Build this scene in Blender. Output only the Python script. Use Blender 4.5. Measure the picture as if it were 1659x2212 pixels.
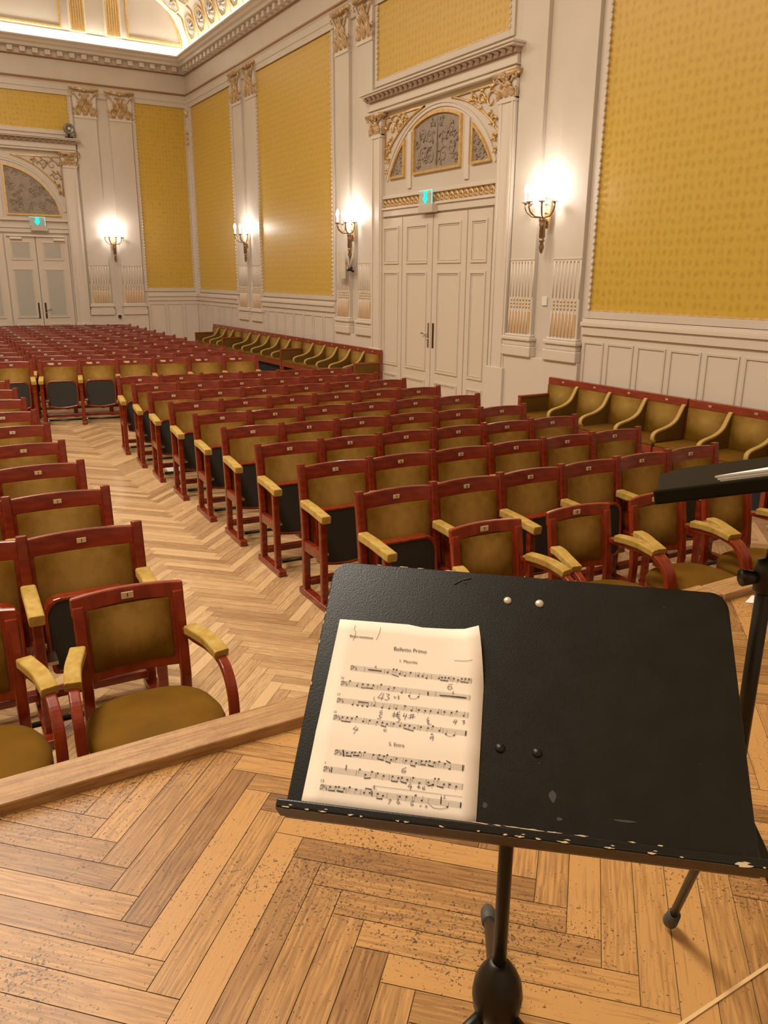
import bpy, bmesh, math, random
from mathutils import Vector, Matrix
random.seed(7)
PI = math.pi
C = bpy.context.scene.collection
for o in list(bpy.data.objects): bpy.data.objects.remove(o)

# ------------------------------------------------------------------ camera
EYE = 2.1                       # lens height above the hall floor (camera stands on the stage)
ZS = 0.78                       # stage floor height
WX, BY = 7.2, 22.0              # right wall plane, back wall plane
F, YAW, PITCH, ROLL = 1719.6, math.radians(30.91), math.radians(16.48), math.radians(0.447)
fwd = Vector((math.sin(YAW)*math.cos(PITCH), math.cos(YAW)*math.cos(PITCH), -math.sin(PITCH)))
rt = Vector((math.cos(YAW), -math.sin(YAW), 0)); up = rt.cross(fwd)
r2 = math.cos(ROLL)*rt + math.sin(ROLL)*up; u2 = -math.sin(ROLL)*rt + math.cos(ROLL)*up
cd = bpy.data.cameras.new('camera'); cam = bpy.data.objects.new('camera', cd); C.objects.link(cam)
M = Matrix((r2, u2, -fwd)).transposed().to_4x4(); M.translation = Vector((0, 0, EYE)); cam.matrix_world = M
cd.sensor_fit = 'VERTICAL'; cd.sensor_height = 24.0; cd.lens = F/2212*24.0; cd.clip_start = 0.05; cd.clip_end = 100
bpy.context.scene.camera = cam

# ------------------------------------------------------------------ light and exposure
sc = bpy.context.scene
sc.view_settings.view_transform = 'Standard'; sc.view_settings.look = 'None'
sc.view_settings.gamma = 1.0; sc.view_settings.use_curve_mapping = False
sc.view_settings.exposure = -0.25
w = bpy.data.worlds.new('world'); sc.world = w; w.use_nodes = True
w.node_tree.nodes['Background'].inputs[0].default_value = (1.0, 0.8, 0.6, 1)
w.node_tree.nodes['Background'].inputs[1].default_value = 0.03
WARM = (1.0, 0.90, 0.77)
def point(name, loc, watt, radius, col=WARM):
    l = bpy.data.lights.new(name, 'POINT'); l.energy = watt; l.shadow_soft_size = radius; l.color = col
    o = bpy.data.objects.new(name, l); C.objects.link(o); o.location = loc; return o
def area(name, loc, rot, sx, sy, watt, col=WARM):
    l = bpy.data.lights.new(name, 'AREA'); l.shape = 'RECTANGLE'; l.size = sx; l.size_y = sy; l.energy = watt; l.color = col
    o = bpy.data.objects.new(name, l); C.objects.link(o); o.location = loc; o.rotation_euler = rot; return o
for xx, yy, pw in ((-1.0, 2.4, 380), (-0.8, 5.2, 420), (0.0, 9.0, 330), (0.9, 13.0, 240), (1.2, 17.0, 200)):      # the hall's ceiling lamps, above the picture
    area('ceiling_lamp_light', (xx, yy, 8.3), (0, 0, 0), 1.6, 1.6, pw)
area('cove_light_back', (1.6, BY-0.12, 7.36), (PI, 0, 0), 10.8, 0.10, 110, (1.0, 0.93, 0.82))      # lamps hidden on the cornice, shining up
area('cove_light_right', (WX-0.12, 10.5, 7.36), (PI, 0, PI/2), 22.5, 0.10, 150, (1.0, 0.93, 0.82))
SCONCE_W = 19

# ------------------------------------------------------------------ materials
def mat(name, col, rough=0.5, metal=0.0, noise=None, bump=0.0, bscale=60, emit=None, sheen=0.0, coat=0.0, spec=0.5, stretch=None):
    m = bpy.data.materials.new(name); m.use_nodes = True; nt = m.node_tree; b = nt.nodes['Principled BSDF']
    b.inputs['Base Color'].default_value = (*col, 1); b.inputs['Roughness'].default_value = rough
    b.inputs['Metallic'].default_value = metal; b.inputs['Specular IOR Level'].default_value = spec
    if sheen: b.inputs['Sheen Weight'].default_value = sheen; b.inputs['Sheen Roughness'].default_value = 0.4; b.inputs['Sheen Tint'].default_value = (*[min(1, c*1.6+0.1) for c in col], 1)
    if coat: b.inputs['Coat Weight'].default_value = coat; b.inputs['Coat Roughness'].default_value = 0.12
    if emit: b.inputs['Emission Color'].default_value = (*emit[0], 1); b.inputs['Emission Strength'].default_value = emit[1]
    L = nt.links
    tc = nt.nodes.new('ShaderNodeTexCoord'); mp = nt.nodes.new('ShaderNodeMapping'); L.new(tc.outputs['Object'], mp.inputs[0])
    if stretch: mp.inputs['Scale'].default_value = stretch
    if noise:
        c2, sc_, det = noise
        n = nt.nodes.new('ShaderNodeTexNoise'); n.inputs['Scale'].default_value = sc_; n.inputs['Detail'].default_value = det
        L.new(mp.outputs[0], n.inputs['Vector'])
        r = nt.nodes.new('ShaderNodeValToRGB'); r.color_ramp.elements[0].position = 0.35; r.color_ramp.elements[1].position = 0.65
        r.color_ramp.elements[0].color = (*col, 1); r.color_ramp.elements[1].color = (*c2, 1)
        L.new(n.outputs['Fac'], r.inputs[0]); L.new(r.outputs[0], b.inputs['Base Color'])
    if bump:
        n = nt.nodes.new('ShaderNodeTexNoise'); n.inputs['Scale'].default_value = bscale; n.inputs['Detail'].default_value = 4
        L.new(tc.outputs['Object'], n.inputs['Vector'])
        bp = nt.nodes.new('ShaderNodeBump'); bp.inputs['Strength'].default_value = bump; bp.inputs['Distance'].default_value = 0.01
        L.new(n.outputs['Fac'], bp.inputs['Height']); L.new(bp.outputs[0], b.inputs['Normal'])
    return m
CREAM = mat('cream_paint', (0.62, 0.545, 0.46), 0.5, noise=((0.59, 0.515, 0.43), 1.5, 3))
CREAM2 = mat('cream_paint_plain', (0.665, 0.58, 0.49), 0.42)
DOORP = mat('door_paint', (0.66, 0.57, 0.475), 0.4)
CEIL = mat('ceiling_plaster', (0.82, 0.76, 0.66), 0.6)
GOLD = mat('gilding', (0.82, 0.58, 0.25), 0.34, 0.6, noise=((0.70, 0.44, 0.15), 20, 3))
GOLDP = mat('worn_gilding', (0.62, 0.40, 0.17), 0.5, 0.35, noise=((0.72, 0.56, 0.34), 14, 4), bump=0.4, bscale=40)
CAPM = mat('capital_gilded_plaster', (0.66, 0.50, 0.30), 0.40, 0.3, noise=((0.42, 0.24, 0.085), 11, 4))
BROWNLINE = mat('bronze_line', (0.30, 0.15, 0.06), 0.4, 0.3)
RELIEF = mat('grey_relief_plaster', (0.33, 0.27, 0.21), 0.6, noise=((0.28, 0.22, 0.165), 12, 3))
WOOD = mat('mahogany_wood', (0.125, 0.010, 0.003), 0.26, noise=((0.23, 0.027, 0.006), 3.0, 8), coat=0.3, stretch=(2.5, 9, 9))
WOODL = mat('cherry_wood', (0.27, 0.034, 0.007), 0.28, noise=((0.18, 0.016, 0.004), 4.0, 8), coat=0.3, stretch=(6, 6, 2))
BENCHW = mat('bench_wood', (0.22, 0.034, 0.013), 0.35, noise=((0.29, 0.052, 0.022), 3.0, 8), coat=0.3, stretch=(9, 2, 9))
VELV = mat('mustard_velvet', (0.140, 0.062, 0.001), 0.8, noise=((0.18, 0.085, 0.002), 5, 5), bump=0.25, bscale=450, sheen=0.10, spec=0.2)
def worn_sheen_velvet():      # rubbed pile plus its light sheen, painted paler mid-cushion
    m = VELV.copy(); m.name = 'mustard_velvet_worn_sheen_centre'; nt = m.node_tree; L = nt.links; b = nt.nodes['Principled BSDF']
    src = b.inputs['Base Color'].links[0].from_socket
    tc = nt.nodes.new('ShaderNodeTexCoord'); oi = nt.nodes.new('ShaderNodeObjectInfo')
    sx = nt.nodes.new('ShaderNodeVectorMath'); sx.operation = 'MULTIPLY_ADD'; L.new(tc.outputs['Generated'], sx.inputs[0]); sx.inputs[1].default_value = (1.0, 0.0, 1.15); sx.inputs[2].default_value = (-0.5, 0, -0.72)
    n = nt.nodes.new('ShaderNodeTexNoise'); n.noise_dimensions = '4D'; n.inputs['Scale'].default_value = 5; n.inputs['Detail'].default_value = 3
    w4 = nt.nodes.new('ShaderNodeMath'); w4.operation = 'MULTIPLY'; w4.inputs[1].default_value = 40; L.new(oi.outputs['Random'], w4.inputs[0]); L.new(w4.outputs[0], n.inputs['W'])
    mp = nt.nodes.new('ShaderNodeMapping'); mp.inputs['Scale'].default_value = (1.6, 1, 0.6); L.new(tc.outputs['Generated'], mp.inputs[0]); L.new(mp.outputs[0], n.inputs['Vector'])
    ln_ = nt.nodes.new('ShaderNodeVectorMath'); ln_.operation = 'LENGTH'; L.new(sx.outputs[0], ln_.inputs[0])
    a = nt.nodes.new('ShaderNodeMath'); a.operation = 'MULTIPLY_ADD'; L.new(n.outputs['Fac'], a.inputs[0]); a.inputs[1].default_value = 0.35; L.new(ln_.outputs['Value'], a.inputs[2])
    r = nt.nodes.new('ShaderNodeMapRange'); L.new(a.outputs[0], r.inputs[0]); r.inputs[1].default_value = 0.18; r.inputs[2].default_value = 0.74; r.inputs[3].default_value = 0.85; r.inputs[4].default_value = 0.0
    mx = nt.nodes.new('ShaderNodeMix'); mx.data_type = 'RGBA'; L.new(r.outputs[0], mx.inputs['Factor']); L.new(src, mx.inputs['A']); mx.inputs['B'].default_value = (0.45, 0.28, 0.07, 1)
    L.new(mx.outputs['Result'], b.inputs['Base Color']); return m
VELVW = worn_sheen_velvet()
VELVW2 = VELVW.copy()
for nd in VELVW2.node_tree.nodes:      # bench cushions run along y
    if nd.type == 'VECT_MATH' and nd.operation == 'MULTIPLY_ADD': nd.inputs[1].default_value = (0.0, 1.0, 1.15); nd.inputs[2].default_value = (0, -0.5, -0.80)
VELVP = mat('velvet_piping', (0.47, 0.31, 0.085), 0.7, bump=0.1, bscale=300, sheen=0.3)
VELVA = mat('armrest_velvet', (0.50, 0.345, 0.085), 0.8, noise=((0.40, 0.235, 0.03), 22, 5), bump=0.3, bscale=350, sheen=0.25)
VELVD = mat('brown_velvet', (0.12, 0.06, 0.008), 0.8, noise=((0.16, 0.085, 0.012), 5, 5), sheen=0.1, spec=0.2)
DARKF = mat('dark_seat_underside', (0.018, 0.016, 0.011), 0.62, bump=0.35, bscale=260)
BRASS = mat('brass', (0.72, 0.55, 0.30), 0.3, 0.85)
PLATE = mat('ivory_number_plate', (0.72, 0.60, 0.36), 0.4, 0.2)
INKM = mat('black_ink', (0.02, 0.018, 0.016), 0.7)
PENM = mat('blue_black_pencil', (0.07, 0.06, 0.10), 0.7)
PENC = mat('grey_pencil', (0.22, 0.17, 0.13), 0.8)
PRINT = mat('printed_grey', (0.10, 0.085, 0.07), 0.8)
PAPER = mat('paper', (0.88, 0.76, 0.62), 0.7, noise=((0.85, 0.73, 0.59), 6, 2))
WPAPER = mat('white_paper', (0.85, 0.82, 0.78), 0.7)
BLACKD = mat('black_painted_desk', (0.0075, 0.0068, 0.0045), 0.30, spec=0.4, noise=((0.010, 0.0095, 0.0075), 30, 4), bump=0.06, bscale=500)
BLACKS = mat('second_stand_black', (0.014, 0.011, 0.005), 0.7, spec=0.06)
WORN = mat('worn_brown_black_edge', (0.045, 0.024, 0.009), 0.5, noise=((0.035, 0.019, 0.007), 8, 4))
METALB = mat('black_metal_tube', (0.018, 0.015, 0.011), 0.38, 0.4)
RUBBER = mat('grey_rubber', (0.055, 0.05, 0.042), 0.6)
CHIP = mat('chipped_paint_wood', (0.58, 0.46, 0.29), 0.7)
CHALK = mat('pale_scuff', (0.045, 0.04, 0.032), 0.7)
NAIL = mat('white_rivet', (0.62, 0.54, 0.42), 0.35, 0.3)
STEEL = mat('nickel', (0.55, 0.50, 0.44), 0.25, 0.9)
DBRONZE = mat('dark_bronze', (0.09, 0.055, 0.03), 0.35, 0.7)
SBRONZE = mat('aged_sconce_bronze', (0.33, 0.23, 0.13), 0.35, 0.8)
WHITEP = mat('white_plastic', (0.78, 0.72, 0.62), 0.4)
BULB = mat('lit_bulb', (1, 1, 1), 0.3, emit=((1.0, 0.93, 0.86), 30))
CANDLE = mat('candle_sleeve', (0.9, 0.85, 0.75), 0.4, emit=((1.0, 0.88, 0.74), 3))
CYAN = mat('lit_exit_arrow', (0.0, 0.3, 0.25), 0.4, emit=((0.0, 1.0, 0.75), 1.6))
CYANP = mat('lit_exit_edge', (0.2, 0.5, 0.45), 0.4, emit=((0.25, 1.0, 0.85), 0.9))
def glassy(name, col, alpha):
    m = mat(name, col, 0.1); m.node_tree.nodes['Principled BSDF'].inputs['Alpha'].default_value = alpha; return m
EXITG = glassy('exit_sign_acrylic', (0.65, 0.75, 0.7), 0.45)
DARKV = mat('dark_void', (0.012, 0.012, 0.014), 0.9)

def damask():
    m = bpy.data.materials.new('yellow_silk_damask'); m.use_nodes = True; nt = m.node_tree; L = nt.links; b = nt.nodes['Principled BSDF']
    tc = nt.nodes.new('ShaderNodeTexCoord'); mp = nt.nodes.new('ShaderNodeMapping'); L.new(tc.outputs['Object'], mp.inputs[0])
    mp.inputs['Scale'].default_value = (1, 1, 0.85)
    v = nt.nodes.new('ShaderNodeTexVoronoi'); v.inputs['Scale'].default_value = 11; v.inputs['Randomness'].default_value = 0.25; L.new(mp.outputs[0], v.inputs['Vector'])
    n = nt.nodes.new('ShaderNodeTexNoise'); n.inputs['Scale'].default_value = 22; n.inputs['Detail'].default_value = 3; L.new(mp.outputs[0], n.inputs['Vector'])
    mx = nt.nodes.new('ShaderNodeMath'); mx.operation = 'ADD'; L.new(v.outputs['Distance'], mx.inputs[0]); L.new(n.outputs['Fac'], mx.inputs[1])
    r = nt.nodes.new('ShaderNodeValToRGB'); e = r.color_ramp.elements
    e[0].position = 0.50; e[0].color = (0.48, 0.285, 0.026, 1); e[1].position = 1.1; e[1].color = (0.57, 0.37, 0.05, 1)
    L.new(mx.outputs[0], r.inputs[0]); L.new(r.outputs[0], b.inputs['Base Color'])
    b.inputs['Roughness'].default_value = 0.42; b.inputs['Specular IOR Level'].default_value = 0.6
    b.inputs['Sheen Weight'].default_value = 0.25; b.inputs['Sheen Tint'].default_value = (1, 0.8, 0.4, 1)
    # fine vertical threads
    mp2 = nt.nodes.new('ShaderNodeMapping'); mp2.inputs['Scale'].default_value = (160, 160, 4); L.new(tc.outputs['Object'], mp2.inputs[0])
    n2 = nt.nodes.new('ShaderNodeTexNoise'); n2.inputs['Scale'].default_value = 1.0; L.new(mp2.outputs[0], n2.inputs['Vector'])
    bp = nt.nodes.new('ShaderNodeBump'); bp.inputs['Strength'].default_value = 0.25; bp.inputs['Distance'].default_value = 0.004
    L.new(n2.outputs['Fac'], bp.inputs['Height']); L.new(bp.outputs[0], b.inputs['Normal'])
    return m
DAMASK = damask()

def parquet(name, light, dark, gap, rough, wear):
    m = bpy.data.materials.new(name); m.use_nodes = True; nt = m.node_tree; L = nt.links; b = nt.nodes['Principled BSDF']
    uv = nt.nodes.new('ShaderNodeUVMap'); uv.uv_map = 'UVMap'
    at = nt.nodes.new('ShaderNodeAttribute'); at.attribute_name = 'tone'; at.attribute_type = 'GEOMETRY'
    mp = nt.nodes.new('ShaderNodeMapping'); mp.inputs['Scale'].default_value = (7, 95, 1); L.new(uv.outputs[0], mp.inputs[0])
    n1 = nt.nodes.new('ShaderNodeTexNoise'); n1.inputs['Scale'].default_value = 1.0; n1.inputs['Detail'].default_value = 6; n1.inputs['Distortion'].default_value = 1.4; L.new(mp.outputs[0], n1.inputs['Vector'])
    mpw = nt.nodes.new('ShaderNodeMapping'); mpw.inputs['Scale'].default_value = (2.2, 22, 1); L.new(uv.outputs[0], mpw.inputs[0])
    wv = nt.nodes.new('ShaderNodeTexWave'); wv.bands_direction = 'Y'; wv.inputs['Scale'].default_value = 1.1; wv.inputs['Distortion'].default_value = 9; wv.inputs['Detail'].default_value = 3; wv.inputs['Detail Scale'].default_value = 0.7; L.new(mpw.outputs[0], wv.inputs['Vector'])
    add = nt.nodes.new('ShaderNodeMath'); add.operation = 'MULTIPLY_ADD'; L.new(wv.outputs['Fac'], add.inputs[0]); add.inputs[1].default_value = 0.10; L.new(n1.outputs['Fac'], add.inputs[2])
    a2 = nt.nodes.new('ShaderNodeMath'); a2.operation = 'MULTIPLY_ADD'; L.new(at.outputs['Fac'], a2.inputs[0]); a2.inputs[1].default_value = 0.55; L.new(add.outputs[0], a2.inputs[2])
    r = nt.nodes.new('ShaderNodeValToRGB'); e = r.color_ramp.elements; e[0].position = 0.45; e[0].color = (*dark, 1); e[1].position = 1.2; e[1].color = (*light, 1)
    mid = e.new(0.80); mid.color = (*[(a*0.45+c*0.55) for a, c in zip(dark, light)], 1)
    L.new(a2.outputs[0], r.inputs[0])
    col = r.outputs[0]
    tc = nt.nodes.new('ShaderNodeTexCoord')
    # dents, scratches and dirt of its own shape
    n3 = nt.nodes.new('ShaderNodeTexNoise'); n3.inputs['Scale'].default_value = 170; n3.inputs['Detail'].default_value = 1; n3.inputs['Distortion'].default_value = 0.8; L.new(tc.outputs['Object'], n3.inputs['Vector'])
    n4 = nt.nodes.new('ShaderNodeTexNoise'); n4.inputs['Scale'].default_value = 2.3; n4.inputs['Detail'].default_value = 4; L.new(tc.outputs['Object'], n4.inputs['Vector'])
    s = nt.nodes.new('ShaderNodeMath'); s.operation = 'MULTIPLY_ADD'; L.new(n4.outputs['Fac'], s.inputs[0]); s.inputs[1].default_value = 0.55; L.new(n3.outputs['Fac'], s.inputs[2])
    rr = nt.nodes.new('ShaderNodeValToRGB'); rr.color_ramp.elements[0].position = 1.06-wear; rr.color_ramp.elements[1].position = 1.10-wear
    rr.color_ramp.elements[0].color = (0, 0, 0, 1); rr.color_ramp.elements[1].color = (1, 1, 1, 1); L.new(s.outputs[0], rr.inputs[0])
    mx = nt.nodes.new('ShaderNodeMix'); mx.data_type = 'RGBA'; mx.inputs['B'].default_value = (0.09, 0.042, 0.018, 1)
    L.new(rr.outputs[0], mx.inputs['Factor']); L.new(col, mx.inputs['A']); col = mx.outputs['Result']
    L.new(col, b.inputs['Base Color'])
    rg = nt.nodes.new('ShaderNodeMapRange'); L.new(n4.outputs['Fac'], rg.inputs[0]); rg.inputs[3].default_value = rough-0.08; rg.inputs[4].default_value = rough+0.1
    L.new(rg.outputs[0], b.inputs['Roughness'])
    bp = nt.nodes.new('ShaderNodeBump'); bp.inputs['Strength'].default_value = 0.22; bp.inputs['Distance'].default_value = 0.002
    L.new(add.outputs[0], bp.inputs['Height']); L.new(bp.outputs[0], b.inputs['Normal'])
    return m
PARQ = parquet('hall_oak_parquet', (0.62, 0.41, 0.21), (0.30, 0.165, 0.07), 0.001, 0.25, 0.0)
PARQS = parquet('stage_oak_parquet', (0.47, 0.250, 0.080), (0.17, 0.074, 0.022), 0.001, 0.36, 0.120)
OAKLIP = mat('oak_edge_board', (0.44, 0.25, 0.10), 0.5, noise=((0.27, 0.14, 0.052), 3, 8), bump=0.3, bscale=40, stretch=(2.5, 30, 30))
OAKDK = mat('oak_stage_front', (0.24, 0.13, 0.05), 0.6, noise=((0.17, 0.09, 0.035), 3, 8), stretch=(2, 20, 20))

# ------------------------------------------------------------------ mesh helpers
def tagp(o, label=None, cat=None, group=None, kind=None):
    if label: o['label'] = label
    if cat: o['category'] = cat
    if group: o['group'] = group
    if kind: o['kind'] = kind
    return o
def empty(name, loc=(0, 0, 0), rz=0, parent=None):
    o = bpy.data.objects.new(name, None); C.objects.link(o); o.location = loc; o.rotation_euler = (0, 0, rz); o.empty_display_size = 0.1
    if parent: o.parent = parent
    return o
class MB:
    def __init__(s): s.v = []; s.f = []; s.sm = []
    def add(s, vs, fs, smooth=False):
        n = len(s.v); s.v += [tuple(p) for p in vs]
        for f in fs: s.f.append(tuple(i+n for i in f)); s.sm.append(smooth)
    def box(s, x0, x1, y0, y1, z0, z1, T=None):
        P = [(x, y, z) for z in (z0, z1) for y in (y0, y1) for x in (x0, x1)]
        if T: P = [T(*p) for p in P]
        s.add(P, [(0, 2, 3, 1), (4, 5, 7, 6), (0, 1, 5, 4), (2, 6, 7, 3), (0, 4, 6, 2), (1, 3, 7, 5)])
    def tube(s, pts, r, n=8, cap=True, smooth=True, flat=None):
        """round tube along pts; r number or list; flat=(side,w,h) gives a rectangular bar"""
        pts = [Vector(p) for p in pts]; N = len(pts); rings = []
        rr = r if isinstance(r, (list, tuple)) else [r]*N
        prev = None
        for i, p in enumerate(pts):
            t = (pts[min(i+1, N-1)]-pts[max(i-1, 0)]).normalized()
            if flat:
                sd = Vector(flat[0]); sd = (sd-t*sd.dot(t)).normalized(); up_ = sd.cross(t)
                w2, h2 = flat[1]/2, flat[2]/2; k = 0.25*min(w2, h2)
                ring = [p+sd*a+up_*b for a, b in ((w2, -h2+k), (w2, h2-k), (w2-k, h2), (-w2+k, h2), (-w2, h2-k), (-w2, -h2+k), (-w2+k, -h2), (w2-k, -h2))]
            else:
                if prev is None:
                    a = Vector((0, 0, 1)) if abs(t.z) < 0.9 else Vector((1, 0, 0)); sd = t.cross(a).normalized()
                else: sd = (prev-t*prev.dot(t)).normalized()
                prev = sd; up_ = t.cross(sd)
                ring = [p+(sd*math.cos(2*PI*k/n)+up_*math.sin(2*PI*k/n))*rr[i] for k in range(n)]
            rings.append(ring)
        m = len(rings[0]); V = [q for g in rings for q in g]; Fs = []
        for i in range(N-1):
            for k in range(m): Fs.append((i*m+k, i*m+(k+1) % m, (i+1)*m+(k+1) % m, (i+1)*m+k))
        if cap: Fs += [tuple(range(m))[::-1], tuple((N-1)*m+k for k in range(m))]
        s.add(V, Fs, smooth and not flat)
    def lathe(s, prof, n=16, T=None, smooth=True):
        """prof list of (r,z)"""
        V = []; Fs = []
        for r, z in prof:
            for k in range(n): V.append((r*math.cos(2*PI*k/n), r*math.sin(2*PI*k/n), z))
        for i in range(len(prof)-1):
            for k in range(n): Fs.append((i*n+k, i*n+(k+1) % n, (i+1)*n+(k+1) % n, (i+1)*n+k))
        Fs += [tuple(range(n))[::-1], tuple((len(prof)-1)*n+k for k in range(n))]
        if T: V = [T(*p) for p in V]
        s.add(V, Fs, smooth)
    def prism(s, poly, d0, d1, T, smooth=False):
        """closed 2D polygon extruded between d0 and d1 through T(a,b,d)"""
        n = len(poly); V = [T(a, b, d0) for a, b in poly]+[T(a, b, d1) for a, b in poly]
        Fs = [tuple(range(n))[::-1], tuple(range(n, 2*n))]+[(i, (i+1) % n, n+(i+1) % n, n+i) for i in range(n)]
        s.add(V, Fs, smooth)
    def band(s, inner, outer, d0, d1, T, closed=False):
        """strip between two equal-length 2D polylines, extruded"""
        n = len(inner); V = []
        for a, b in zip(inner, outer): V += [T(*a, d0), T(*b, d0), T(*b, d1), T(*a, d1)]
        Fs = []
        rng = range(n) if closed else range(n-1)
        for i in rng:
            j = (i+1) % n
            for k in range(4): Fs.append((i*4+k, i*4+(k+1) % 4, j*4+(k+1) % 4, j*4+k))
        if not closed: Fs += [(3, 2, 1, 0), tuple((n-1)*4+k for k in range(4))]
        s.add(V, Fs)
    def slab(s, x0, x1, z0, z1, t, fy, nx=10, nz=6, ztop=None, zbot=None, puff=0.0, xs=None):
        """curved upright slab: front face at y=fy(x,z)-puff, back face t behind it"""
        V = []; 
        for side in (0, 1):
            for j in range(nz+1):
                for i in range(nx+1):
                    a, b = i/nx, j/nz
                    x = x0+(x1-x0)*a
                    lo = zbot(x) if zbot else z0; hi = ztop(x) if ztop else z1
                    z = lo+(hi-lo)*b
                    if xs: x = xs(x, z)
                    y = fy(x, z)
                    if side == 0: y -= puff*(1-abs(2*a-1)**3)*(1-abs(2*b-1)**3)
                    else: y += t
                    V.append((x, y, z))
        m = (nx+1)*(nz+1); Fs = []; g = lambda sd, i, j: sd*m+j*(nx+1)+i
        for j in range(nz):
            for i in range(nx):
                Fs.append((g(0, i, j), g(0, i+1, j), g(0, i+1, j+1), g(0, i, j+1)))
                Fs.append((g(1, i, j), g(1, i, j+1), g(1, i+1, j+1), g(1, i+1, j)))
        for i in range(nx):
            Fs.append((g(0, i, 0), g(1, i, 0), g(1, i+1, 0), g(0, i+1, 0))); Fs.append((g(0, i, nz), g(0, i+1, nz), g(1, i+1, nz), g(1, i, nz)))
        for j in range(nz):
            Fs.append((g(0, 0, j), g(0, 0, j+1), g(1, 0, j+1), g(1, 0, j))); Fs.append((g(0, nx, j), g(1, nx, j), g(1, nx, j+1), g(0, nx, j+1)))
        s.add(V, Fs)
    def build(s, name, m, parent=None, bevel=0.0, smooth=None, loc=None, seg=2, recalc=True):
        me = bpy.data.meshes.new(name); me.from_pydata(s.v, [], s.f); me.materials.append(m)
        for p, k in zip(me.polygons, s.sm): p.use_smooth = k if smooth is None else smooth
        if recalc:
            bm = bmesh.new(); bm.from_mesh(me); bmesh.ops.recalc_face_normals(bm, faces=bm.faces); bm.to_mesh(me); bm.free()
        me.update()
        o = bpy.data.objects.new(name, me); C.objects.link(o)
        if loc: o.location = loc
        if parent: o.parent = parent
        if bevel:
            b = o.modifiers.new('bevel', 'BEVEL'); b.width = bevel; b.segments = seg; b.limit_method = 'ANGLE'; b.angle_limit = math.radians(35)
        return o
def smooth_path(pts, k=5):
    P = [Vector(p) for p in pts]; out = []
    for i in range(len(P)-1):
        a, b, c, d = P[max(i-1, 0)], P[i], P[i+1], P[min(i+2, len(P)-1)]
        for j in range(k):
            t = j/k; out.append(0.5*((2*b)+(c-a)*t+(2*a-5*b+4*c-d)*t*t+(3*b-a-3*c+d)*t**3))
    return out+[P[-1]]
def subsurf(o, lv=1):
    m = o.modifiers.new('sub', 'SUBSURF'); m.levels = lv; m.render_levels = lv; return o
def arc(cx, cz, r, a0, a1, n):
    return [(cx+r*math.cos(math.radians(a0+(a1-a0)*i/n)), cz+r*math.sin(math.radians(a0+(a1-a0)*i/n))) for i in range(n+1)]
def text_mesh(txt, size, extrude=0.0, bold=0.0):
    cu = bpy.data.curves.new('t', 'FONT'); cu.body = txt; cu.size = size; cu.extrude = extrude; cu.offset = bold; cu.align_x = 'CENTER'; cu.align_y = 'CENTER'; cu.resolution_u = 3
    o = bpy.data.objects.new('t', cu); C.objects.link(o); bpy.context.view_layer.update()
    me = bpy.data.meshes.new_from_object(o.evaluated_get(bpy.context.evaluated_depsgraph_get()))
    bpy.data.objects.remove(o); return me

# wall frames: T(s, z, d) with s along the wall, d out from it
TR = lambda s, z, d: (WX-d, s, z)
TB = lambda s, z, d: (s, BY-d, z)
# ------------------------------------------------------------------ room shell
def struct(o): o['kind'] = 'structure'; return o
XL, YF = -4.1, -3.2
b = MB(); b.box(XL-0.2, WX+0.3, YF, BY+0.3, -0.25, -0.003); floor = struct(b.build('floor', mat('parquet_joint_dark', (0.10, 0.055, 0.025), 0.7)))
b = MB(); b.box(WX, WX+0.25, YF, BY+0.25, 0, 9.2); wall_right = struct(b.build('wall_right', CREAM))
b = MB(); b.box(XL, WX, BY, BY+0.25, 0, 9.2); wall_back = struct(b.build('wall_back', CREAM))
b = MB(); b.box(XL-0.25, XL, YF, BY, 0, 9.2); struct(b.build('wall_left', mat('left_wall_paint', (0.60, 0.48, 0.30), 0.5)))
b = MB(); b.box(XL, WX, YF-0.25, YF, 0, 9.2); struct(b.build('wall_front', CREAM2))
b = MB(); b.box(XL, WX, YF, BY, 8.72, 8.9); ceiling = struct(b.build('ceiling', CEIL))

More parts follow.
